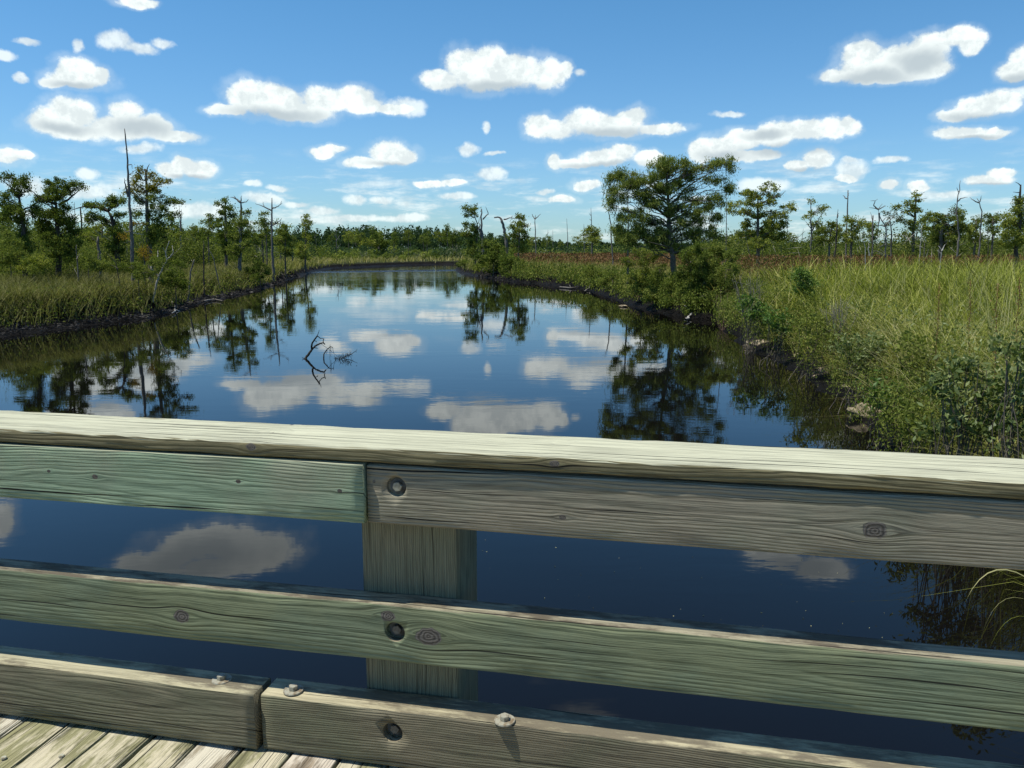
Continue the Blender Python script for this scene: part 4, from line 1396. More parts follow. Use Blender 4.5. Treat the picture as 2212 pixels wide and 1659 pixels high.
for lab, Y, tr, r0, br in [
 ('bare pole with a small clawed crown, first snag right of the drooping tree', 150, [(1158, 548), (1156, 476.6), (1155.6, 472)], .22, [([(1155.6, 473), (1150, 466), (1149, 462)], .10), ([(1156, 473), (1163, 467), (1168, 462)], .10), ([(1155.6, 474), (1157, 464)], .09)]),
 ('short faint bare pole between the clawed snag and the next tall pole', 190, [(1195, 545), (1194.5, 520), (1194, 497)], .16, []),
 ('straight thin bare pole over the rust coloured grass, left of the small bright tree', 160, [(1226, 548), (1226, 510), (1224, 472)], .17, []),
 ('tall thin pole rising out of the small bright green tree', 120, [(1279, 540), (1277.6, 490), (1276.7, 449)], .16, [([(1277, 466), (1273, 461)], .05), ([(1277, 476), (1273, 473)], .05)]),
 ('thin pole just left of the small bright green tree', 125, [(1264, 545), (1262, 510), (1261, 483.5)], .12, []),
 ('leaning bare pole with a hooked tip left of the big cypress', 85, [(1327, 545), (1319, 481), (1315, 458), (1307, 447.7)], .13, []),
]:
    snag(lab, Y, tr, r0, br)
tree('small_tree', 'small bright green layered tree alone above the rust coloured grass', 'tree', 118,
     [(1279, 540), (1280, 510), (1280, 490)], 0.13, [(1279.5,491.6,12,4),(1270,497,10,4),(1288.7,500,8,4),(1261,508,8,3),(1279.5,506.7,15,6),(1282,518,13,6)], 'light')

# the big cypress
tree('bald_cypress', 'big spreading bald cypress with drooping feathery sprays on the right bank', 'tree', 47,
     [(1459, 640), (1458.5, 605), (1453, 554.6), (1447, 521), (1444.5, 481.6), (1446, 447.8), (1441.6, 414), (1441.6, 375)], 0.25,
     [(1441.6,345,18,7),(1419,355,18,9),(1453,355,22,10),(1475,358,18,10),(1503.5,363.5,16,9),(1436,375,26,11),(1486.6,375,19,8),
      (1351.7,375,19,10),(1332,386,17,10),(1371.4,389,20,10),(1318,388,9,11),(1321,408.5,14,12),(1354.5,403,22,11),(1388,394,20,11),(1408,386,20,12),(1318,428,12,11),(1343,428,15,8),(1380,420,22,10),(1413.5,414,22,12),(1441.6,403,22,12),(1464,397,16,9),(1321,445,7,11),
      (1559.7,352,15,8),(1543,355,14,8),(1576.5,350,8,9),(1531.6,361,12,7),(1579,364,7,10),(1492,386,13,6),(1526,386,13,6),(1557,391.6,15,7),(1568,405.7,13,8),(1576,414,9,7),
      (1396.7,436.6,20,11),(1419,442,20,11),(1441.6,453,18,11),(1470,448,19,8),(1481,425,15,7),(1492,411,13,6),(1509,434,17,7),(1531.6,428,15,6),(1551,425,10,8),(1557,439,8,8),(1531.6,448,18,10),(1500.6,459,20,10),(1543,467.5,15,10),(1514.7,476,18,10),
      (1385.5,464.7,18,11),(1408,476,21,11),(1374,487,15,9),(1388,504,23,12),(1354.5,509.7,20,12),(1419,504,21,11),(1436,498,16,9),(1475,504,17,8),(1500.6,498,18,10),(1531.6,498,17,8),(1458.5,526.6,17,10),(1481,538,19,12),(1514.7,526.6,17,10),(1360,526,16,10),(1340,495,18,12),(1370,514,22,11),(1402,519,24,12),(1428,512,20,12),(1345,470,14,10),(1468,480,20,14),(1490,512,22,13),(1545,512,16,10)],
     'feather', L=0.18, wr=0.18, cover=4.0, mode='hang', limb=0.13, clump=0.36,
     bare=[([(1447, 442, 0), (1486.6, 403, .5), (1540, 369, 1.0)], .085), ([(1446, 452, 0), (1500, 431, -.6), (1540, 436, -.9)], .07), ([(1444, 470, 0), (1400, 440, .3), (1345, 415, .5)], .085), ([(1446, 500, 0), (1410, 512, -.4), (1385, 522, -.6)], .06), ([(1450, 535, 0), (1425, 528, -1), (1400, 522, -1.4)], .05), ([(1444, 484, 0), (1500, 476, .2), (1545, 486, .5)], .05)])
tree('slender_tree', 'slender tree with few drooping tufts standing behind the left side of the big cypress', 'tree', 52,
     [(1357, 560), (1357, 480), (1356, 428)], 0.09, [(1326,497,13,6),(1340,470,9,8),(1366,462,9,12),(1334,512,14,8),(1350,452,8,7),(1372,500,12,12)], 'mid', mode='hang')
snag('thin dark pole partly hidden behind the right side of the big cypress', 52, [(1571, 550), (1569, 459), (1568, 402)], .08, [])
# bushes around its foot
for k, args in enumerate([
 ('feathery bright bush left of the big cypress trunk', 41, [(1388, 590), (1388, 570)], [(1385,543,24,10),(1360,566,18,11),(1398,564,18,12),(1418,550,14,10)], 'mid'),
 ('rounded pale green bush on the bank edge left of the big cypress', 44, [(1385, 652), (1385, 620)], [(1368,603,17,13),(1394,594,20,15),(1384,622,20,14),(1408,617,12,12)], 'light'),
 ('small bush beside the bank left of the rounded pale bush', 44, [(1323, 628), (1323, 605)], [(1323,600,18,14),(1306,608,14,9)], 'mid'),
 ('low bush among the grass halfway along the right bank', 52, [(1280, 610), (1280, 590)], [(1278,583,18,13),(1295,594,16,11)], 'mid'),
 ('dark bush hugging the foot of the big cypress trunk', 43, [(1446, 672), (1446, 640)], [(1441,625,15,22),(1466,606,18,18),(1447,652,16,16),(1470,640,18,18)], 'dark'),
 ('tall leafy bush right of the big cypress trunk', 42, [(1500, 680), (1500, 640)], [(1482,548,16,16),(1518,538,24,13),(1476,588,15,18),(1493,580,20,18),(1512,604,24,20),(1482,628,18,18),(1516,638,24,20),(1500,660,22,18)], 'dark'),
 ('olive bush behind the tall leafy bush', 43, [(1545, 640), (1545, 600)], [(1543,532,24,12),(1503,554,20,14),(1548,549,24,14),(1534,580,26,18)], 'mid'),
 ('tangled bush overhanging the undercut bank right of the big cypress', 41, [(1555, 680), (1555, 640)], [(1582,554,22,15),(1573,582,24,18),(1551,608,24,18),(1553,636,22,16),(1580,622,20,20),(1540,665,18,12)], 'mid'),
 ('mid green bush filling the bank directly under the right half of the big cypress', 42, [(1520, 690), (1520, 660)], [(1498,560,22,20),(1530,566,24,20),(1505,596,24,20),(1538,600,22,20),(1515,630,24,20),(1545,640,20,18),(1500,660,22,18),(1530,668,20,14)], 'mid'),
 ('pale leafy bush reaching down to the water left of the big cypress trunk', 42, [(1425, 672), (1425, 650)], [(1425,583,13,14),(1418,604,16,16),(1432,628,18,18),(1420,648,18,14),(1405,636,14,14)], 'mid'),
 ('dark round bush standing out of the bright grass on the right', 29, [(1735, 662), (1735, 640)], [(1728,592,20,12),(1748,604,20,16),(1724,618,18,14),(1742,628,18,12)], 'vine'),
]):
    tree('shrub', args[0], 'shrub', args[1], args[2], 0.05, args[3], args[4], cover=3.2)

tree('cypress_tree', 'yellowish green cypress with a curling top right of the big cypress', 'tree', 65,
     [(1640, 550), (1637, 470), (1636, 425)], 0.2,
     [(1663.6,398.7,12,4),(1672,408.5,7,5),(1649.6,408.5,10,5),(1677.7,422.5,5,5),(1627,414,21,5),(1610,417,12,7),(1635.5,425,23,7),(1658,422.5,12,6),(1666,436.6,17,6),(1613,436.6,17,7),(1641,442,21,7),(1585,442,12,7),(1579,456,10,7),(1604.6,456,15,7),(1700,445,13,7),(1711,453,8,5),(1627,462,23,8),(1663.6,464.7,21,8),(1694.5,464.7,11,9),(1621.5,481.6,21,9),(1666,487,23,11),(1689,487,14,11),(1638,504,26,12),(1678,509.6,19,12),(1610,505,18,12),(1640,525,30,12)],
     'light', cover=3.1, bare=[([(1640, 440, 0), (1690, 420, 0), (1697, 412, 0)], .05)])
tree('thin_tree', 'thin open crowned tree with grey limbs right of the yellowish cypress', 'tree', 74,
     [(1754, 530), (1753.4, 505.6), (1752, 470), (1752, 432)], 0.12, [(1752,434,8,5),(1774,449,12,6),(1784,447,8,5),(1761,459.6,17,5),(1746,468,9,6),(1756,482,12,7)], 'light', cover=1.7,
     bare=[([(1754, 500, 0), (1765, 478, 0), (1780, 455, 0)], .07), ([(1753, 495, 0), (1740, 478, 0)], .05)], bark=SNAG)
tree('small_tree', 'yellow topped bushy tree behind the dark broken snag on the right', 'tree', 62,
     [(1842, 540), (1841, 500), (1840, 476)], 0.14, [(1838,475,15,5),(1856,480,13,6),(1868.6,485,11,7),(1825,472,10,5),(1815,493,13,11),(1845.6,495,17,10),(1832,512,24,12)], 'light', cover=2.9)
tree('small_tree', 'low green tree left of the dark broken snag on the right', 'tree', 58,
     [(1792, 545), (1793, 510), (1797, 488)], 0.12, [(1799.5,487.7,17,6),(1785,498,14,8),(1799.5,508,20,10),(1780,520,20,10)], 'mid')
snag('dark ragged broken snag standing in the rust grass on the right', 50, [(1805, 550), (1807.7, 498), (1809.7, 452)], .16, [([(1807, 500), (1786, 493)], .03), ([(1809, 470), (1812, 460)], .04)], bark=BARKD, taper=.15)
snag('straight bare pole with one short arm, right of the dark broken snag', 64, [(1830.5, 530), (1830, 465.5), (1831.4, 411)], .15, [([(1829.6, 429), (1820.5, 422)], .06), ([(1831, 425), (1834, 417)], .04)], taper=.5)
snag('pale dead tree with twisting angular limbs', 58, [(1918, 545), (1914, 489), (1901, 473), (1897.7, 453)], .13,
     [([(1897.7, 453), (1886.8, 443.7), (1890.4, 432.9), (1880.4, 433.8)], .05), ([(1890, 434), (1896, 430)], .02), ([(1897, 452), (1908, 447), (1912, 444)], .04), ([(1897, 452), (1906, 440)], .03), ([(1914, 489), (1888.6, 485.5)], .05), ([(1899, 460), (1897, 500)], .07), ([(1914, 485), (1924, 474), (1932, 464)], .04), ([(1906, 478), (1918, 466)], .03)], bark=SNAG, twigs=8)
snag('short thick broken stump left of the pale twisting dead tree', 62, [(1887, 530), (1886, 494), (1885, 465.6)], .12, [([(1886, 480), (1880, 458)], .03)], taper=.8)
tree('small_tree', 'sparse grey crowned tree right of the pale twisting dead tree', 'tree', 66,
     [(1928, 545), (1926, 500), (1922, 470)], 0.10, [(1914,458,10,5),(1928,466,16,8),(1940,474,12,8),(1920,480,14,7)], 'grey', cover=0.8)
tree('layered_cypress', 'flat topped cypress with separate horizontal tiers, one tier reaching far left', 'tree', 70,
     [(1974, 545), (1974.8, 465.6), (1976.7, 443.7), (1979.4, 418)], 0.17,
     [(1976.7,416.5,7,3),(1974,423,15,3.4),(1981,431,11,4),(1959.4,436.5,9,3.5),(1966.7,438.3,13,3.5),(1937.6,445.6,12,3.5),(1930,449,7,3.5),(1964.9,445.6,16,4),(1981,451,15,6),(1961,458.3,12,3.5),(1974,455.6,14,4),(1952,476.5,13,4),(1966.7,476.5,13,4),(1961,484,14,5),(1968.5,491,14,6)],
     'light', cover=2.2, wr=0.5, mode='flat', bare=[([(1983, 424, 0), (1997.5, 414.7, 0)], .03), ([(1985, 431, 0), (2003, 428, 0)], .03), ([(1976, 442, 0), (1945, 445, 0)], .05)])
tree('broad_tree', 'broad bushy tree with a lumpy top right of the flat topped cypress', 'tree', 60,
     [(2034, 552), (2035.7, 483.7), (2036, 470)], 0.2,
     [(2013.8,463.7,12,5),(2023,465.6,13,5),(2006.6,474.6,17,7),(2024.7,476.5,19,7),(2046.5,469,13,7),(2064.7,454.7,12,5),(2073.8,458,9,6),(2068,469,17,7),(2077.4,480,15,9),(2015.6,492.8,25,11),(2043,487,25,11),(2028,505.5,28,11),(2055.6,501.9,25,11),(2079,494.6,15,11),(2037.5,520,28,13),(2064.7,516,19,13)],
     'mid', cover=3.1)
snag('tall splintered snag with one arm reaching right, above the broad bushy tree', 57, [(2063.8, 554), (2072, 511), (2066.5, 465.6), (2068, 434.7), (2072, 407.4), (2074.7, 390)], .15,
     [([(2069, 434.7), (2079, 427.4), (2090, 425.6)], .05), ([(2070, 415), (2067, 405)], .03)], taper=.2)
snag('pale bare snag with a bent arm reaching left near the right edge', 59, [(2115, 540), (2119, 487), (2121, 458), (2116.4, 438), (2111, 428)], .14,
     [([(2115.5, 438), (2102.8, 433), (2094.6, 425.6)], .05), ([(2117, 436), (2120, 423)], .04)], bark=SNAG)
snag('short dark pole right of the pale snag with the bent arm', 50, [(2136, 560), (2135.5, 520), (2134.6, 487)], .08, [], bark=BARKD)
snag('thin pale snag just right of the flat topped cypress', 58, [(1988, 545), (1990, 510), (1992, 484)], .08, [([(1990, 500), (1984, 488)], .03)], bark=SNAGW)
tree('small_tree', 'flat headed small tree between the pale bent snag and the right edge', 'tree', 62,
     [(2145, 550), (2144.6, 500), (2144.6, 469)], 0.12, [(2130,467,8,4),(2146,467,12,4),(2153.6,473,10,4),(2142.7,480,13,6),(2144.6,494.6,15,9)], 'dark')
tree('small_tree', 'green tree just left of the pale bent snag', 'tree', 66,
     [(2106, 545), (2108, 500), (2109, 476)], 0.12, [(2110,474.6,11,7),(2108,487,15,9),(2101,498,15,9),(2108,512,20,10)], 'mid')
tree('vine_covered_tree', 'dead topped tree hung with olive vines at the right edge of the photo', 'tree', 43,
     [(2196, 545), (2200.8, 494.6), (2203.5, 438), (2204.5, 420), (2205.4, 399)], 0.15,
     [(2197,433,9,7),(2210,433,8,7),(2193.5,445.6,10,8),(2204,447,13,9),(2195,458,13,9),(2208,462,13,11),(2173.6,467,11,6),(2188,474.6,15,8),(2204,480,15,13),(2182.7,487,15,10),(2200,494,19,13),(2170,483.7,11,7),(2181,502,20,12),(2206,511,20,14),(2188,522,24,14)],
     'light', cover=2.9, bark=BARKD, bare=[([(2205, 401, 0), (2200, 396, 0), (2193.5, 393, 0)], .03), ([(2204, 416, 0), (2188, 414.7, 0)], .03)])
snag('white dead branch bent like an elbow above the bright grass', 40, [(1878, 560), (1868.6, 529), (1859.5, 511)], .05, [([(1878, 552), (1876, 525)], .035)], bark=SNAGW, name='dead_branch', cat='dead branch')
snag('white forked dead branch below the broad bushy tree', 38, [(2032, 562), (2034, 538), (2027, 531)], .05, [([(2034, 542), (2042, 528)], .03), ([(2033, 548), (2025, 540)], .02)], bark=SNAGW, name='dead_branch', cat='dead branch')
snag('short pale twin stumps in the rust grass left of the broad tree', 44, [(1996, 556), (1997, 540), (1997, 522)], .06, [([(2001, 556), (2006, 538)], .03)], bark=SNAG)

# ------------------------------------------------------------------ background trees nobody can tell apart: built once, copied
def copy_tree(o, loc, sc, rz, label, group):
    r = o.copy()
    COL.objects.link(r)
    r.location = loc
    r.scale = (sc, sc, sc)
    r.rotation_euler = (0, 0, rz)
    r['label'] = label
    r['category'] = 'tree'
    r['group'] = group
    for ch in [c for c in o.children]:
        c = ch.copy()
        COL.objects.link(c)
        c.parent = r
    return r


BG_L = 'small green tree in the scrub well behind the left bank'
BG_LG = 'background trees behind the left bank'
protos = [
 tree('marsh_tree', 'layered green tree behind the left bank with four open foliage tufts', 'tree', 110, [(420, 555), (420, 520), (421, 495)], .13, [(421,495,9,4),(415,503,11,5),(427,508,10,5),(419,518,13,8)], 'mid', group=BG_LG, cover=2.7),
 tree('marsh_tree', 'slim dark tree behind the left bank midway between the two tall forked snags', 'tree', 120, [(540, 555), (540, 520), (541, 493)], .13, [(541,492,6,4),(536,500,9,4),(545,507,9,5),(538,516,12,7),(541,527,11,6)], 'dark', group=BG_LG, cover=2.7),
 tree('marsh_tree', 'pale bushy twin topped tree just right of the golden topped cypress', 'tree', 105, [(350, 552), (350, 520), (349, 497)], .12, [(343,497,9,4),(357,500,9,4),(350,508,14,5),(349,520,12,7)], 'light', group=BG_LG, cover=2.7),
]
rb = random.Random(77)


def place_bg(pxr, yr, n, label, group, cmin=.75, cmax=1.25):
    for k in range(n):
        for _ in range(20):
            px = rb.uniform(*pxr)
            Y = rb.uniform(*yr)
            X = (px - CX) / F * Y
            if river_d([X], [Y])[0] > 4:
                break
        ki = rb.choice((0, 1, 1, 2))
        o = protos[ki]
        sc = rb.uniform(cmin, cmax)
        kind = ('mid green', 'slim dark', 'pale bushy')[ki]
        if group == BG_LG:
            where = 'left of the tall snag' if px < 270 else 'between the tall and antler snags' if px < 590 else 'right of the antler snag'
        elif 'right bank' in group:
            where = 'between big cypress and open crowned tree' if px < 1760 else 'between open crowned tree and tiered cypress' if px < 1975 else 'right of the flat tiered cypress'
        elif 'far forest' in group:
            where = 'left half of the bend' if px < 820 else 'right half of the bend'
        else:
            where = 'nearer the point' if px < 1250 else 'nearer the big cypress'
        lab = '%s%s tree, %s, %s' % ('small ' if sc < (cmin + cmax) / 2 else 'taller ', kind, {'right bank': 'far behind the right bank', 'left bank': 'far behind the left bank', 'far forest': 'before the far forest', 'rust grass': 'beyond the rust grass'}[[q for q in ('right bank', 'left bank', 'far forest', 'rust grass') if q in group][0]], where)
        copy_tree(o, (X, Y, 0.72), sc, rb.uniform(0, 6.28), lab, group)


place_bg((-40, 450), (70, 150), 26, BG_L, BG_LG, .8, 1.2)
place_bg((430, 640), (110, 200), 14, BG_L, BG_LG, .85, 1.3)
place_bg((660, 990), (235, 330), 16, 'small tree standing in front of the far forest beyond the bend', 'trees before the far forest', 1.2, 1.9)
place_bg((1140, 1360), (170, 300), 12, 'small tree far back beyond the rust coloured grass left of the big cypress', 'trees beyond the rust grass', 1.0, 1.6)
place_bg((1560, 2560), (80, 150), 32, 'small green tree in the scrub well behind the right bank', 'background trees behind the right bank', .75, 1.15)

# bare poles of the background, copied from one
pole = snag('thin bare pole far back in the marsh on the right', 100, [(1700, 540), (1701, 500), (1700, 462)], .10, [([(1700, 480), (1696, 470)], .04)], group='thin bare poles in the far marsh')
pole['category'] = 'dead tree'
for (px, Y, s, lab) in [(1722, 110, .8, 0), (1790, 120, .9, 0), (1853, 105, .8, 0), (1898, 120, .7, 0), (1940, 110, .8, 0), (2010, 115, .75, 0), (2024, 90, .8, 0), (2096, 105, .9, 0), (2165, 110, .8, 0), (2185, 125, 1.0, 0), (1180, 200, 1.1, 1), (1345, 120, .8, 1),
                        (235, 95, .8, 2), (300, 110, .8, 2), (405, 120, .9, 2), (470, 130, .9, 2), (548, 140, .9, 2), (640, 180, .9, 2), (690, 220, 1.0, 2), (890, 260, 1.1, 2)]:
    c = pole.copy()
    COL.objects.link(c)
    c.location = ((px - CX) / F * Y, Y, 0.75)
    c.scale = (s * 1.2, s * 1.2, s)
    c.rotation_euler = (0, 0, rb.uniform(0, 6))
    c['group'] = ('thin bare poles in the far marsh', 'thin bare poles beyond the rust grass', 'thin bare poles beyond the left bank')[lab]
    c['label'] = ({0: 'thin bare pole far back right, %s' % ('left of the twisting dead tree' if px < 1880 else 'between twisting dead tree and splintered snag' if px < 2060 else 'right of the splintered snag'),
                   1: 'thin bare pole far beyond the rust grass, %s' % ('near the clawed snag' if px < 1300 else 'just left of the big cypress'),
                   2: 'thin bare pole beyond the left bank, %s' % ('left of the golden topped cypress' if px < 320 else 'left of the antler topped snag' if px < 588 else 'right of the antler topped snag')})[lab]

# ------------------------------------------------------------------ leafy shrubs of the near right bank
def broad_shrub(label, Y, foot, blobs, leaf='broad', L=0.10, wr=0.40, cover=2.3, clump=0.22, name='leafy_shrub', nst=3):
    NTREE[0] += 1
    rng = np.random.default_rng(9000 + NTREE[0])
    f = at(foot[0], foot[1], Y)
    zg = float(land_z(f[0], f[1])[0])
    f = np.array([f[0], Y, zg - 0.05])
    root = empty(name, tuple(f))
    tag(root, label, 'shrub')
    B = px_blobs(blobs, Y, rng)
    C, T, tw = crown_pts(B, L, wr, cover, rng, clump)
    V, Q = leaves(C - f, L * rng.uniform(0.55, 1.25, len(C)), wr, rng, 'rand')
    np_mesh('leaves', V, [Q], FOL[leaf], root, tint=np.repeat(T, 4))
    tb = Tubes()
    for b in B:
        for _ in range(nst):
            e = np.array(b[:3]) + rng.normal(0, .5, 3) * np.array(b[3:6])
            s = f + np.array([rng.normal(0, .25), rng.normal(0, .25), 0])
            tb.add(curve(s, e, 6, jit=0.03, rng=rng), np.linspace(0.010, 0.004, 6), 4, cap=False)
    tb.build('stems', BARK, root, f)
    return root


broad_shrub('fresh blue green leafy shrub on the corner of the undercut bank', 27, (1622, 700), [(1612,652,13,18),(1630,660,18,22),(1650,672,15,18),(1624,684,16,10)], leaf='vine', L=0.13)
broad_shrub('second fresh leafy shrub, just right of the bank corner shrub', 24, (1680, 710), [(1664,684,15,17),(1688,692,18,18),(1700,708,16,14)], leaf='vine', L=0.12)
broad_shrub('olive brown leafy shrub in front of the bright grass', 21, (1760, 740), [(1740,690,22,20),(1775,704,24,20),(1758,728,22,16),(1800,726,18,16)], leaf='mid', L=0.10)
broad_shrub('dark leafy shrub hanging above the tan mud ledge', 17, (1862, 830), [(1838,740,26,24),(1872,756,28,26),(1846,782,24,20),(1884,790,22,18),(1905,745,24,20)], L=0.105)
broad_shrub('leafy shrub drooping to the water beside the pale rocks', 13.5, (1925, 890), [(1905,838,24,22),(1940,850,24,22),(1895,872,20,16),(1925,884,20,14)], leaf='vine', L=0.10)
broad_shrub('large grey green leafy shrub filling the lower right, nearest of the bank shrubs', 9.6, (2090, 960), [(2040,800,40,34),(2095,790,44,36),(2060,850,46,34),(2120,845,44,34),(2035,905,36,30),(2090,915,44,34),(2150,900,40,34)], L=0.095, clump=.17)
broad_shrub('grey green leafy shrub cut by the right edge of the photo', 9.0, (2200, 960), [(2180,760,34,30),(2215,790,34,34),(2190,840,36,34),(2225,880,36,34),(2195,930,40,30)], L=0.09, clump=.17)
broad_shrub('olive leafy shrub behind the large grey green one', 14, (2000, 830), [(1960,740,30,22),(2000,752,32,24),(1975,790,30,24),(1985,830,28,20)], leaf='mid', L=0.10)
broad_shrub('reddish brown weedy shrub just above the railing at the right', 11, (1985, 940), [(1965,905,22,26),(1990,930,26,22)], leaf='mid', L=0.08)


def twiggy(label, Y, foot, cx, cy, rx, ry, n, mat, name='bare_shrub'):
    NTREE[0] += 1
    rng = np.random.default_rng(9500 + NTREE[0])
    f = at(foot[0], foot[1], Y)
    f[2] = float(land_z(f[0], f[1])[0]) - .03
    tb = Tubes()
    c = at(cx, cy, Y)
    for _ in range(n):
        e = c + rng.uniform(-1, 1, 3) * np.array([rx * Y / F, rx * Y / F, ry * Y / F])
        p = curve(f, e, 7, sag=-0.05, jit=0.04, rng=rng)
        tb.add(p, np.linspace(0.009, 0.004, 7), 4)
        for _ in range(3):
            q = p[rng.integers(3, 6)]
            tb.add(curve(q, q + rng.normal(0, .22, 3) + (0, 0, .2), 4, jit=.02, rng=rng), np.linspace(0.005, 0.003, 4), 3, cap=False)
    o = tb.build(name, mat, None, f)
    o.location = tuple(f)
    tag(o, label, 'shrub')


twiggy('bare grey twiggy shrub above the undercut bank', 29, (1632, 670), 1615, 608, 34, 24, 26, SNAG)
twiggy('bare brown grey twiggy shrub inside the bright grass', 21, (1815, 700), 1812, 655, 30, 22, 24, SNAG)
twiggy('tangle of reddish bare roots hanging from the undercut bank', 35, (1560, 650), 1575, 655, 26, 18, 18, bark_mat('root_red', (0.13, 0.08, 0.06), (0.25, 0.17, 0.13)), 'exposed_roots')


def dock(label, Y, px, top, foot_y):
    NTREE[0] += 1
    rng = np.random.default_rng(9700 + NTREE[0])
    f = at(px, foot_y, Y)
    f[2] = float(land_z(f[0], f[1])[0])
    t = at(px + rng.uniform(-4, 4), top, Y)
    root = empty('dock_plant', tuple(f))
    tag(root, label, 'plant')
    tb = Tubes()
    p = curve(f, t, 9, jit=0.012, rng=rng)
    tb.add(p, np.linspace(0.006, 0.003, 9), 5)
    tb.build('stem', bark_mat('dock_stem', (0.16, 0.07, 0.035), (0.26, 0.13, 0.07)) if 'dock_stem' not in bpy.data.materials else bpy.data.materials['dock_stem'], root, f)
    n = 190
    s = rng.uniform(0.55, 1.0, n)
    C = np.stack([np.interp(s, np.linspace(0, 1, 9), p[:, k]) for k in range(3)], -1)
    C += rng.normal(0, 1, (n, 3)) * (0.028, 0.028, 0.02)
    V, Q = leaves(C - f, 0.024 * rng.uniform(.6, 1.3, n), 0.6, rng)
    tag(np_mesh('seed_head', V, [Q], G_rust, root, tint=np.repeat(rng.random(n), 4)), kind='stuff')


dock('tall rust brown dock seed stalk, leftmost of the four in the grass', 13, 2028, 612, 800)
dock('rust brown dock seed stalk, second of the four from the left', 14, 2101, 606, 780)
dock('rust brown dock seed stalk, third of the four from the left', 11, 2157, 612, 840)
dock('rust brown dock seed stalk at the right edge, rightmost of the four', 11.5, 2204, 600, 840)

# cat-tail like upright leaves: arching long blades coming in at the lower right
def arching(label, Y, foot, tip, mid, w, mat):
    NTREE[0] += 1
    rng = np.random.default_rng(9800 + NTREE[0])
    a, m, b = at(*foot, Y), at(*mid, Y - .1), at(*tip, Y - .3)
    t = np.linspace(0, 1, 12)[:, None]
    c = (1 - t) ** 2 * a + 2 * t * (1 - t) * (2 * m - (a + b) / 2) + t ** 2 * b
    ww = w * np.sin(np.clip(t[:, 0] * 0.85 + .15, 0, 1) * math.pi) ** .5
    up = np.array([0.15, 0.75, 0.6])
    V = np.stack([c - up * ww[:, None] / 2, c + up * ww[:, None] / 2 - np.array([0, 0, .004])], 1).reshape(-1, 3)
    k = np.arange(11)[:, None] * 2
    o = np_mesh('grass_leaf', V - a, [k + np.array([[0, 1, 3, 2]])], mat, tint=np.clip(rng.normal(.6, .1, len(V)), 0, 1))
    o.location = tuple(a)
    tag(o, label, 'grass leaf')


arching('broad yellow grass leaf arching in from the right between the two upper rails', 5.2, (2330, 1360), (2085, 1300), (2185, 1232), 0.014, G_dry)
arching('narrow green grass leaf below the broad yellow one', 5.4, (2330, 1400), (2120, 1375), (2200, 1290), 0.006, G_dry)
arching('thin green grass leaf hanging lowest at the right edge', 5.4, (2320, 1430), (2130, 1420), (2210, 1330), 0.006, G_lush)
x, y = np.random.default_rng(88).uniform(4.8, 6.3, 2600), np.random.default_rng(89).uniform(4.8, 9.0, 2600)
k = river_d(x, y) > 0.05
x, y = x[k], y[k]
blades('near_bank_tuft', 'green grass tuft beside the bridge at the lower right', x, y, river_d(x, y), np.random.default_rng(90).uniform(.5, 1.25, len(x)), 0.010 + 0 * x, 0.8, G_lush, 91, lean=.6)

# ------------------------------------------------------------------ rocks, driftwood, the drowned branch
def rock_mat():
    m, N, out = mat_new('pale_mudstone')
    tc = N.node('ShaderNodeTexCoord')
    n = N.noise(tc.outputs['Object'], 4.0, 5.0, 0.65)
    z = N.sep(tc.outputs['Object'])[2]
    c = N.mix(N.mapr(n, .35, .65), (0.16, 0.125, 0.075), (0.42, 0.34, 0.22))
    c = N.mix(N.mapr(N.math('ADD', z, N.math('MULTIPLY', n, .1)), 0.02, 0.10), (0.05, 0.038, 0.02), c)
    p = N.node('ShaderNodeBsdfPrincipled')
    N.put(p.inputs['Base Color'], c)
    p.inputs['Roughness'].default_value = .85
    b = N.node('ShaderNodeBump')
    b.inputs['Distance'].default_value = .06
    N.put(b.inputs['Height'], n)
    N.l.new(b.outputs[0], p.inputs['Normal'])
    N.l.new(p.outputs[0], out.inputs[0])
    return m


RM = rock_mat()


def rock(label, px, py, r, seed, fl=.5):
    g = gnd(px, py, 0.06)
    rng = np.random.default_rng(seed)
    bm = bmesh.new()
    bmesh.ops.create_icosphere(bm, subdivisions=4, radius=1)
    ph = rng.uniform(0, 6, 8)
    for v in bm.verts:
        p = v.co.copy()
        k = 1 + .22 * math.sin(3 * p.x + ph[0]) * math.sin(2.5 * p.y + ph[1]) + .14 * math.sin(6 * p.z + ph[2] + 4 * p.x) + .08 * math.sin(11 * p.y + ph[3]) * math.sin(9 * p.x + ph[4])
        v.co = Vector((p.x * k * r * 1.35, p.y * k * r, max(p.z * k * r * fl, -0.1)))
    me = bpy.data.meshes.new('bank_rock')
    bm.to_mesh(me)
    bm.free()
    me.materials.append(RM)
    o = bpy.data.objects.new('bank_rock', me)
    COL.objects.link(o)
    o.location = (g[0] + 0.1, g[1], 0.05)
    o.rotation_euler = (0, 0, rng.uniform(-.6, .2))
    tag(o, label, 'rock')


rock('pale tan lump of clay at the water edge, farthest along the right bank', 1629, 745, .34, 1)
rock('small tan lump of clay second farthest along the mud ledge', 1668, 743, .24, 2)
rock('upright tan lump of clay at the water edge above the middle of the ledge', 1722, 775, .24, 3, .8)
rock('wide pale grey tan rock under the dark leafy shrub', 1792, 812, .36, 4, .6)
rock('small pale rock with a whitish top just below the wide one', 1822, 842, .20, 5)
rock('tan rock nearest the railing, partly in the brown water', 1858, 896, .24, 6, .9)
rock('tiny pale lump on the far mud bank under the rounded pale bush', 1343, 661, .2, 7, .4)


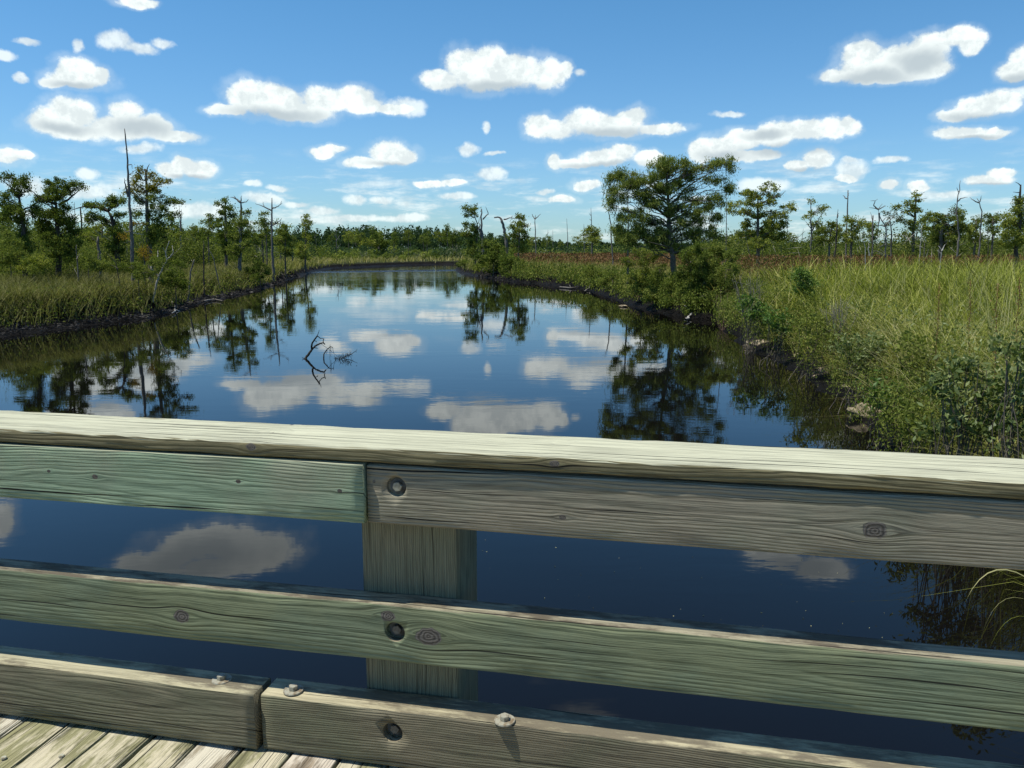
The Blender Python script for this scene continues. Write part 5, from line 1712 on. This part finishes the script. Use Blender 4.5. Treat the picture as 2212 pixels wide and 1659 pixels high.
def drift(label, pts, r, mat=SNAGW, z=0.1):
    q = [gnd(px, py, z) for px, py in pts]
    NTREE[0] += 1
    rng = np.random.default_rng(300 + NTREE[0])
    P, R = resample(q, np.linspace(r, r * .4, len(q)), 9)
    P[1:-1] += rng.normal(0, r * .7, (7, 3))
    P[:, 2] = np.maximum([max(z, float(land_z(a, b)[0]) + .03) for a, b, _ in P], z)
    tb = Tubes()
    tb.add(P, R, 7)
    for _ in range(2):
        s = P[rng.integers(3, 7)]
        tb.add(curve(s, s + rng.normal(0, 1, 3) * np.array([.4, .3, .2]) + (0, 0, .25), 4, jit=.03, rng=rng), np.linspace(r * .5, r * .2, 4), 5)
    o = tb.build('driftwood', mat, None, P[0])
    o.location = tuple(P[0])
    tag(o, label, 'driftwood')


drift('pale bent driftwood at the water edge of the left bank', [(366, 652), (378, 664), (372, 676)], .07)
drift('long thin log on the left bank near the slender cypress', [(620, 589), (634, 582), (648, 577)], .16, SNAG, .3)
drift('pale roots sprawling on the mud midway along the right bank', [(1262, 630), (1275, 622), (1284, 616)], .07, SNAG)
drift('grey driftwood under the bush left of the big cypress', [(1210, 620), (1235, 622), (1250, 620)], .08, SNAG)
drift('curved dead branches on the mud right of the pale forked branch', [(440, 651), (462, 646), (480, 650)], .06, SNAG)
drift('pale roots at the foot of the tall leafy bush', [(1480, 690), (1492, 684), (1500, 672)], .07, SNAGW)


def drowned():
    S = .0893
    pt = lambda x, y: (630.9 + S * x, 685.8 + S * y)
    Y0 = gnd(*pt(300, 1000))[1]
    tb = Tubes()
    rng = np.random.default_rng(4)
    def path(pts, r0, r1, dy=0.0):
        q = [at(*pt(x, y), Y0 + dy * i / max(1, len(pts) - 1)) for i, (x, y) in enumerate(pts)]
        P, R = resample(q, np.linspace(r0, r1, len(q)), len(q) * 3)
        P[1:-1] += rng.normal(0, r0 * .15, (len(P) - 2, 3))
        tb.add(P, R, 7)
    path([(310, 1050), (330, 975), (440, 830), (480, 765), (560, 690), (680, 622), (750, 615), (795, 650)], .045, .018, .4)
    path([(480, 770), (472, 680), (500, 600), (570, 500), (610, 440)], .032, .02, -.2)
    path([(610, 445), (635, 380), (655, 300)], .012, .006)
    path([(612, 450), (680, 500), (770, 517)], .014, .01, .2)
    path([(770, 517), (750, 580), (765, 618)], .013, .014, .2)
    path([(555, 735), (615, 745)], .014, .012)
    path([(550, 560), (600, 595), (575, 560)], .008, .006)
    path([(765, 1080), (765, 900), (790, 850), (880, 740), (930, 705), (985, 725)], .022, .010, .3)
    path([(915, 725), (920, 650)], .009, .004)
    path([(985, 725), (990, 790), (1012, 870)], .008, .004, .2)
    path([(735, 1060), (880, 1030), (1000, 1047), (1100, 1015), (1200, 990), (1375, 990)], .026, .008, .5)
    path([(1000, 1045), (1100, 1010), (1250, 970), (1340, 920), (1430, 890), (1540, 815), (1575, 770)], .018, .005, .6)
    path([(715, 645), (900, 780), (1100, 940)], .006, .004, .4)
    for k in range(46):
        t_ = rng.uniform(0, 1)
        a = (1000 + 400 * t_, 1040 - 110 * t_ + rng.uniform(-15, 25))
        path([a, (a[0] + rng.uniform(-20, 40), a[1] - rng.uniform(20, 60)), (a[0] + rng.uniform(-50, 90), a[1] - rng.uniform(40, 130) * (1 if rng.random() < .75 else -.4))], .006, .003, rng.uniform(-.3, .4))
    for (a, b) in (((1240, 970), (1235, 860)), ((1360, 880), (1345, 1060)), ((1400, 890), (1400, 790)), ((1430, 890), (1445, 1030)), ((1310, 990), (1290, 900)), ((1160, 1010), (1140, 1100)), ((1100, 1015), (1090, 940)),
                   ((1210, 985), (1170, 1090)), ((1050, 1040), (1130, 1110)), ((1540, 815), (1550, 850)), ((250, 1000), (320, 970)), ((240, 965), (310, 985)), ((920, 720), (915, 980)), ((940, 720), (940, 960)), ((1300, 1000), (1370, 1060)), ((850, 800), (825, 890))):
        path([a, ((a[0] + b[0]) / 2 + rng.uniform(-12, 12), (a[1] + b[1]) / 2), b], .007, .004, rng.uniform(-.2, .3))
    org = at(*pt(300, 1000), Y0)
    org[2] = 0
    V = np.concatenate(tb.V)
    o = tb.build('drowned_branch', SNAGD, None, org)
    o.location = tuple(org)
    tag(o, 'dark wet dead branch sticking up out of the middle of the river', 'dead branch')


drowned()

# flecks afloat on the dark water close to the bridge
rng = np.random.default_rng(61)
fl = []
for _ in range(70):
    fl.append(gnd(rng.uniform(1030, 1950), rng.uniform(1160, 1430), 0.006))
for (px, py) in ((1255, 1240), (1151, 1290), (1205, 1252), (1752, 1352), (1878, 1356), (1540, 1180), (1880, 1190), (1420, 1170)):
    fl.append(gnd(px, py, 0.006))
fl = np.array(fl)
V, Q = leaves(fl, rng.uniform(.006, .022, len(fl)), .5, rng, 'flat')
V[:, 2] = np.clip(V[:, 2], .004, .014)
o = np_mesh('floating_flecks', V, [Q], G_dry, tint=np.full(len(V), .9))
tag(o, 'tiny pale flecks afloat on the dark water close to the bridge', None, None, 'stuff')
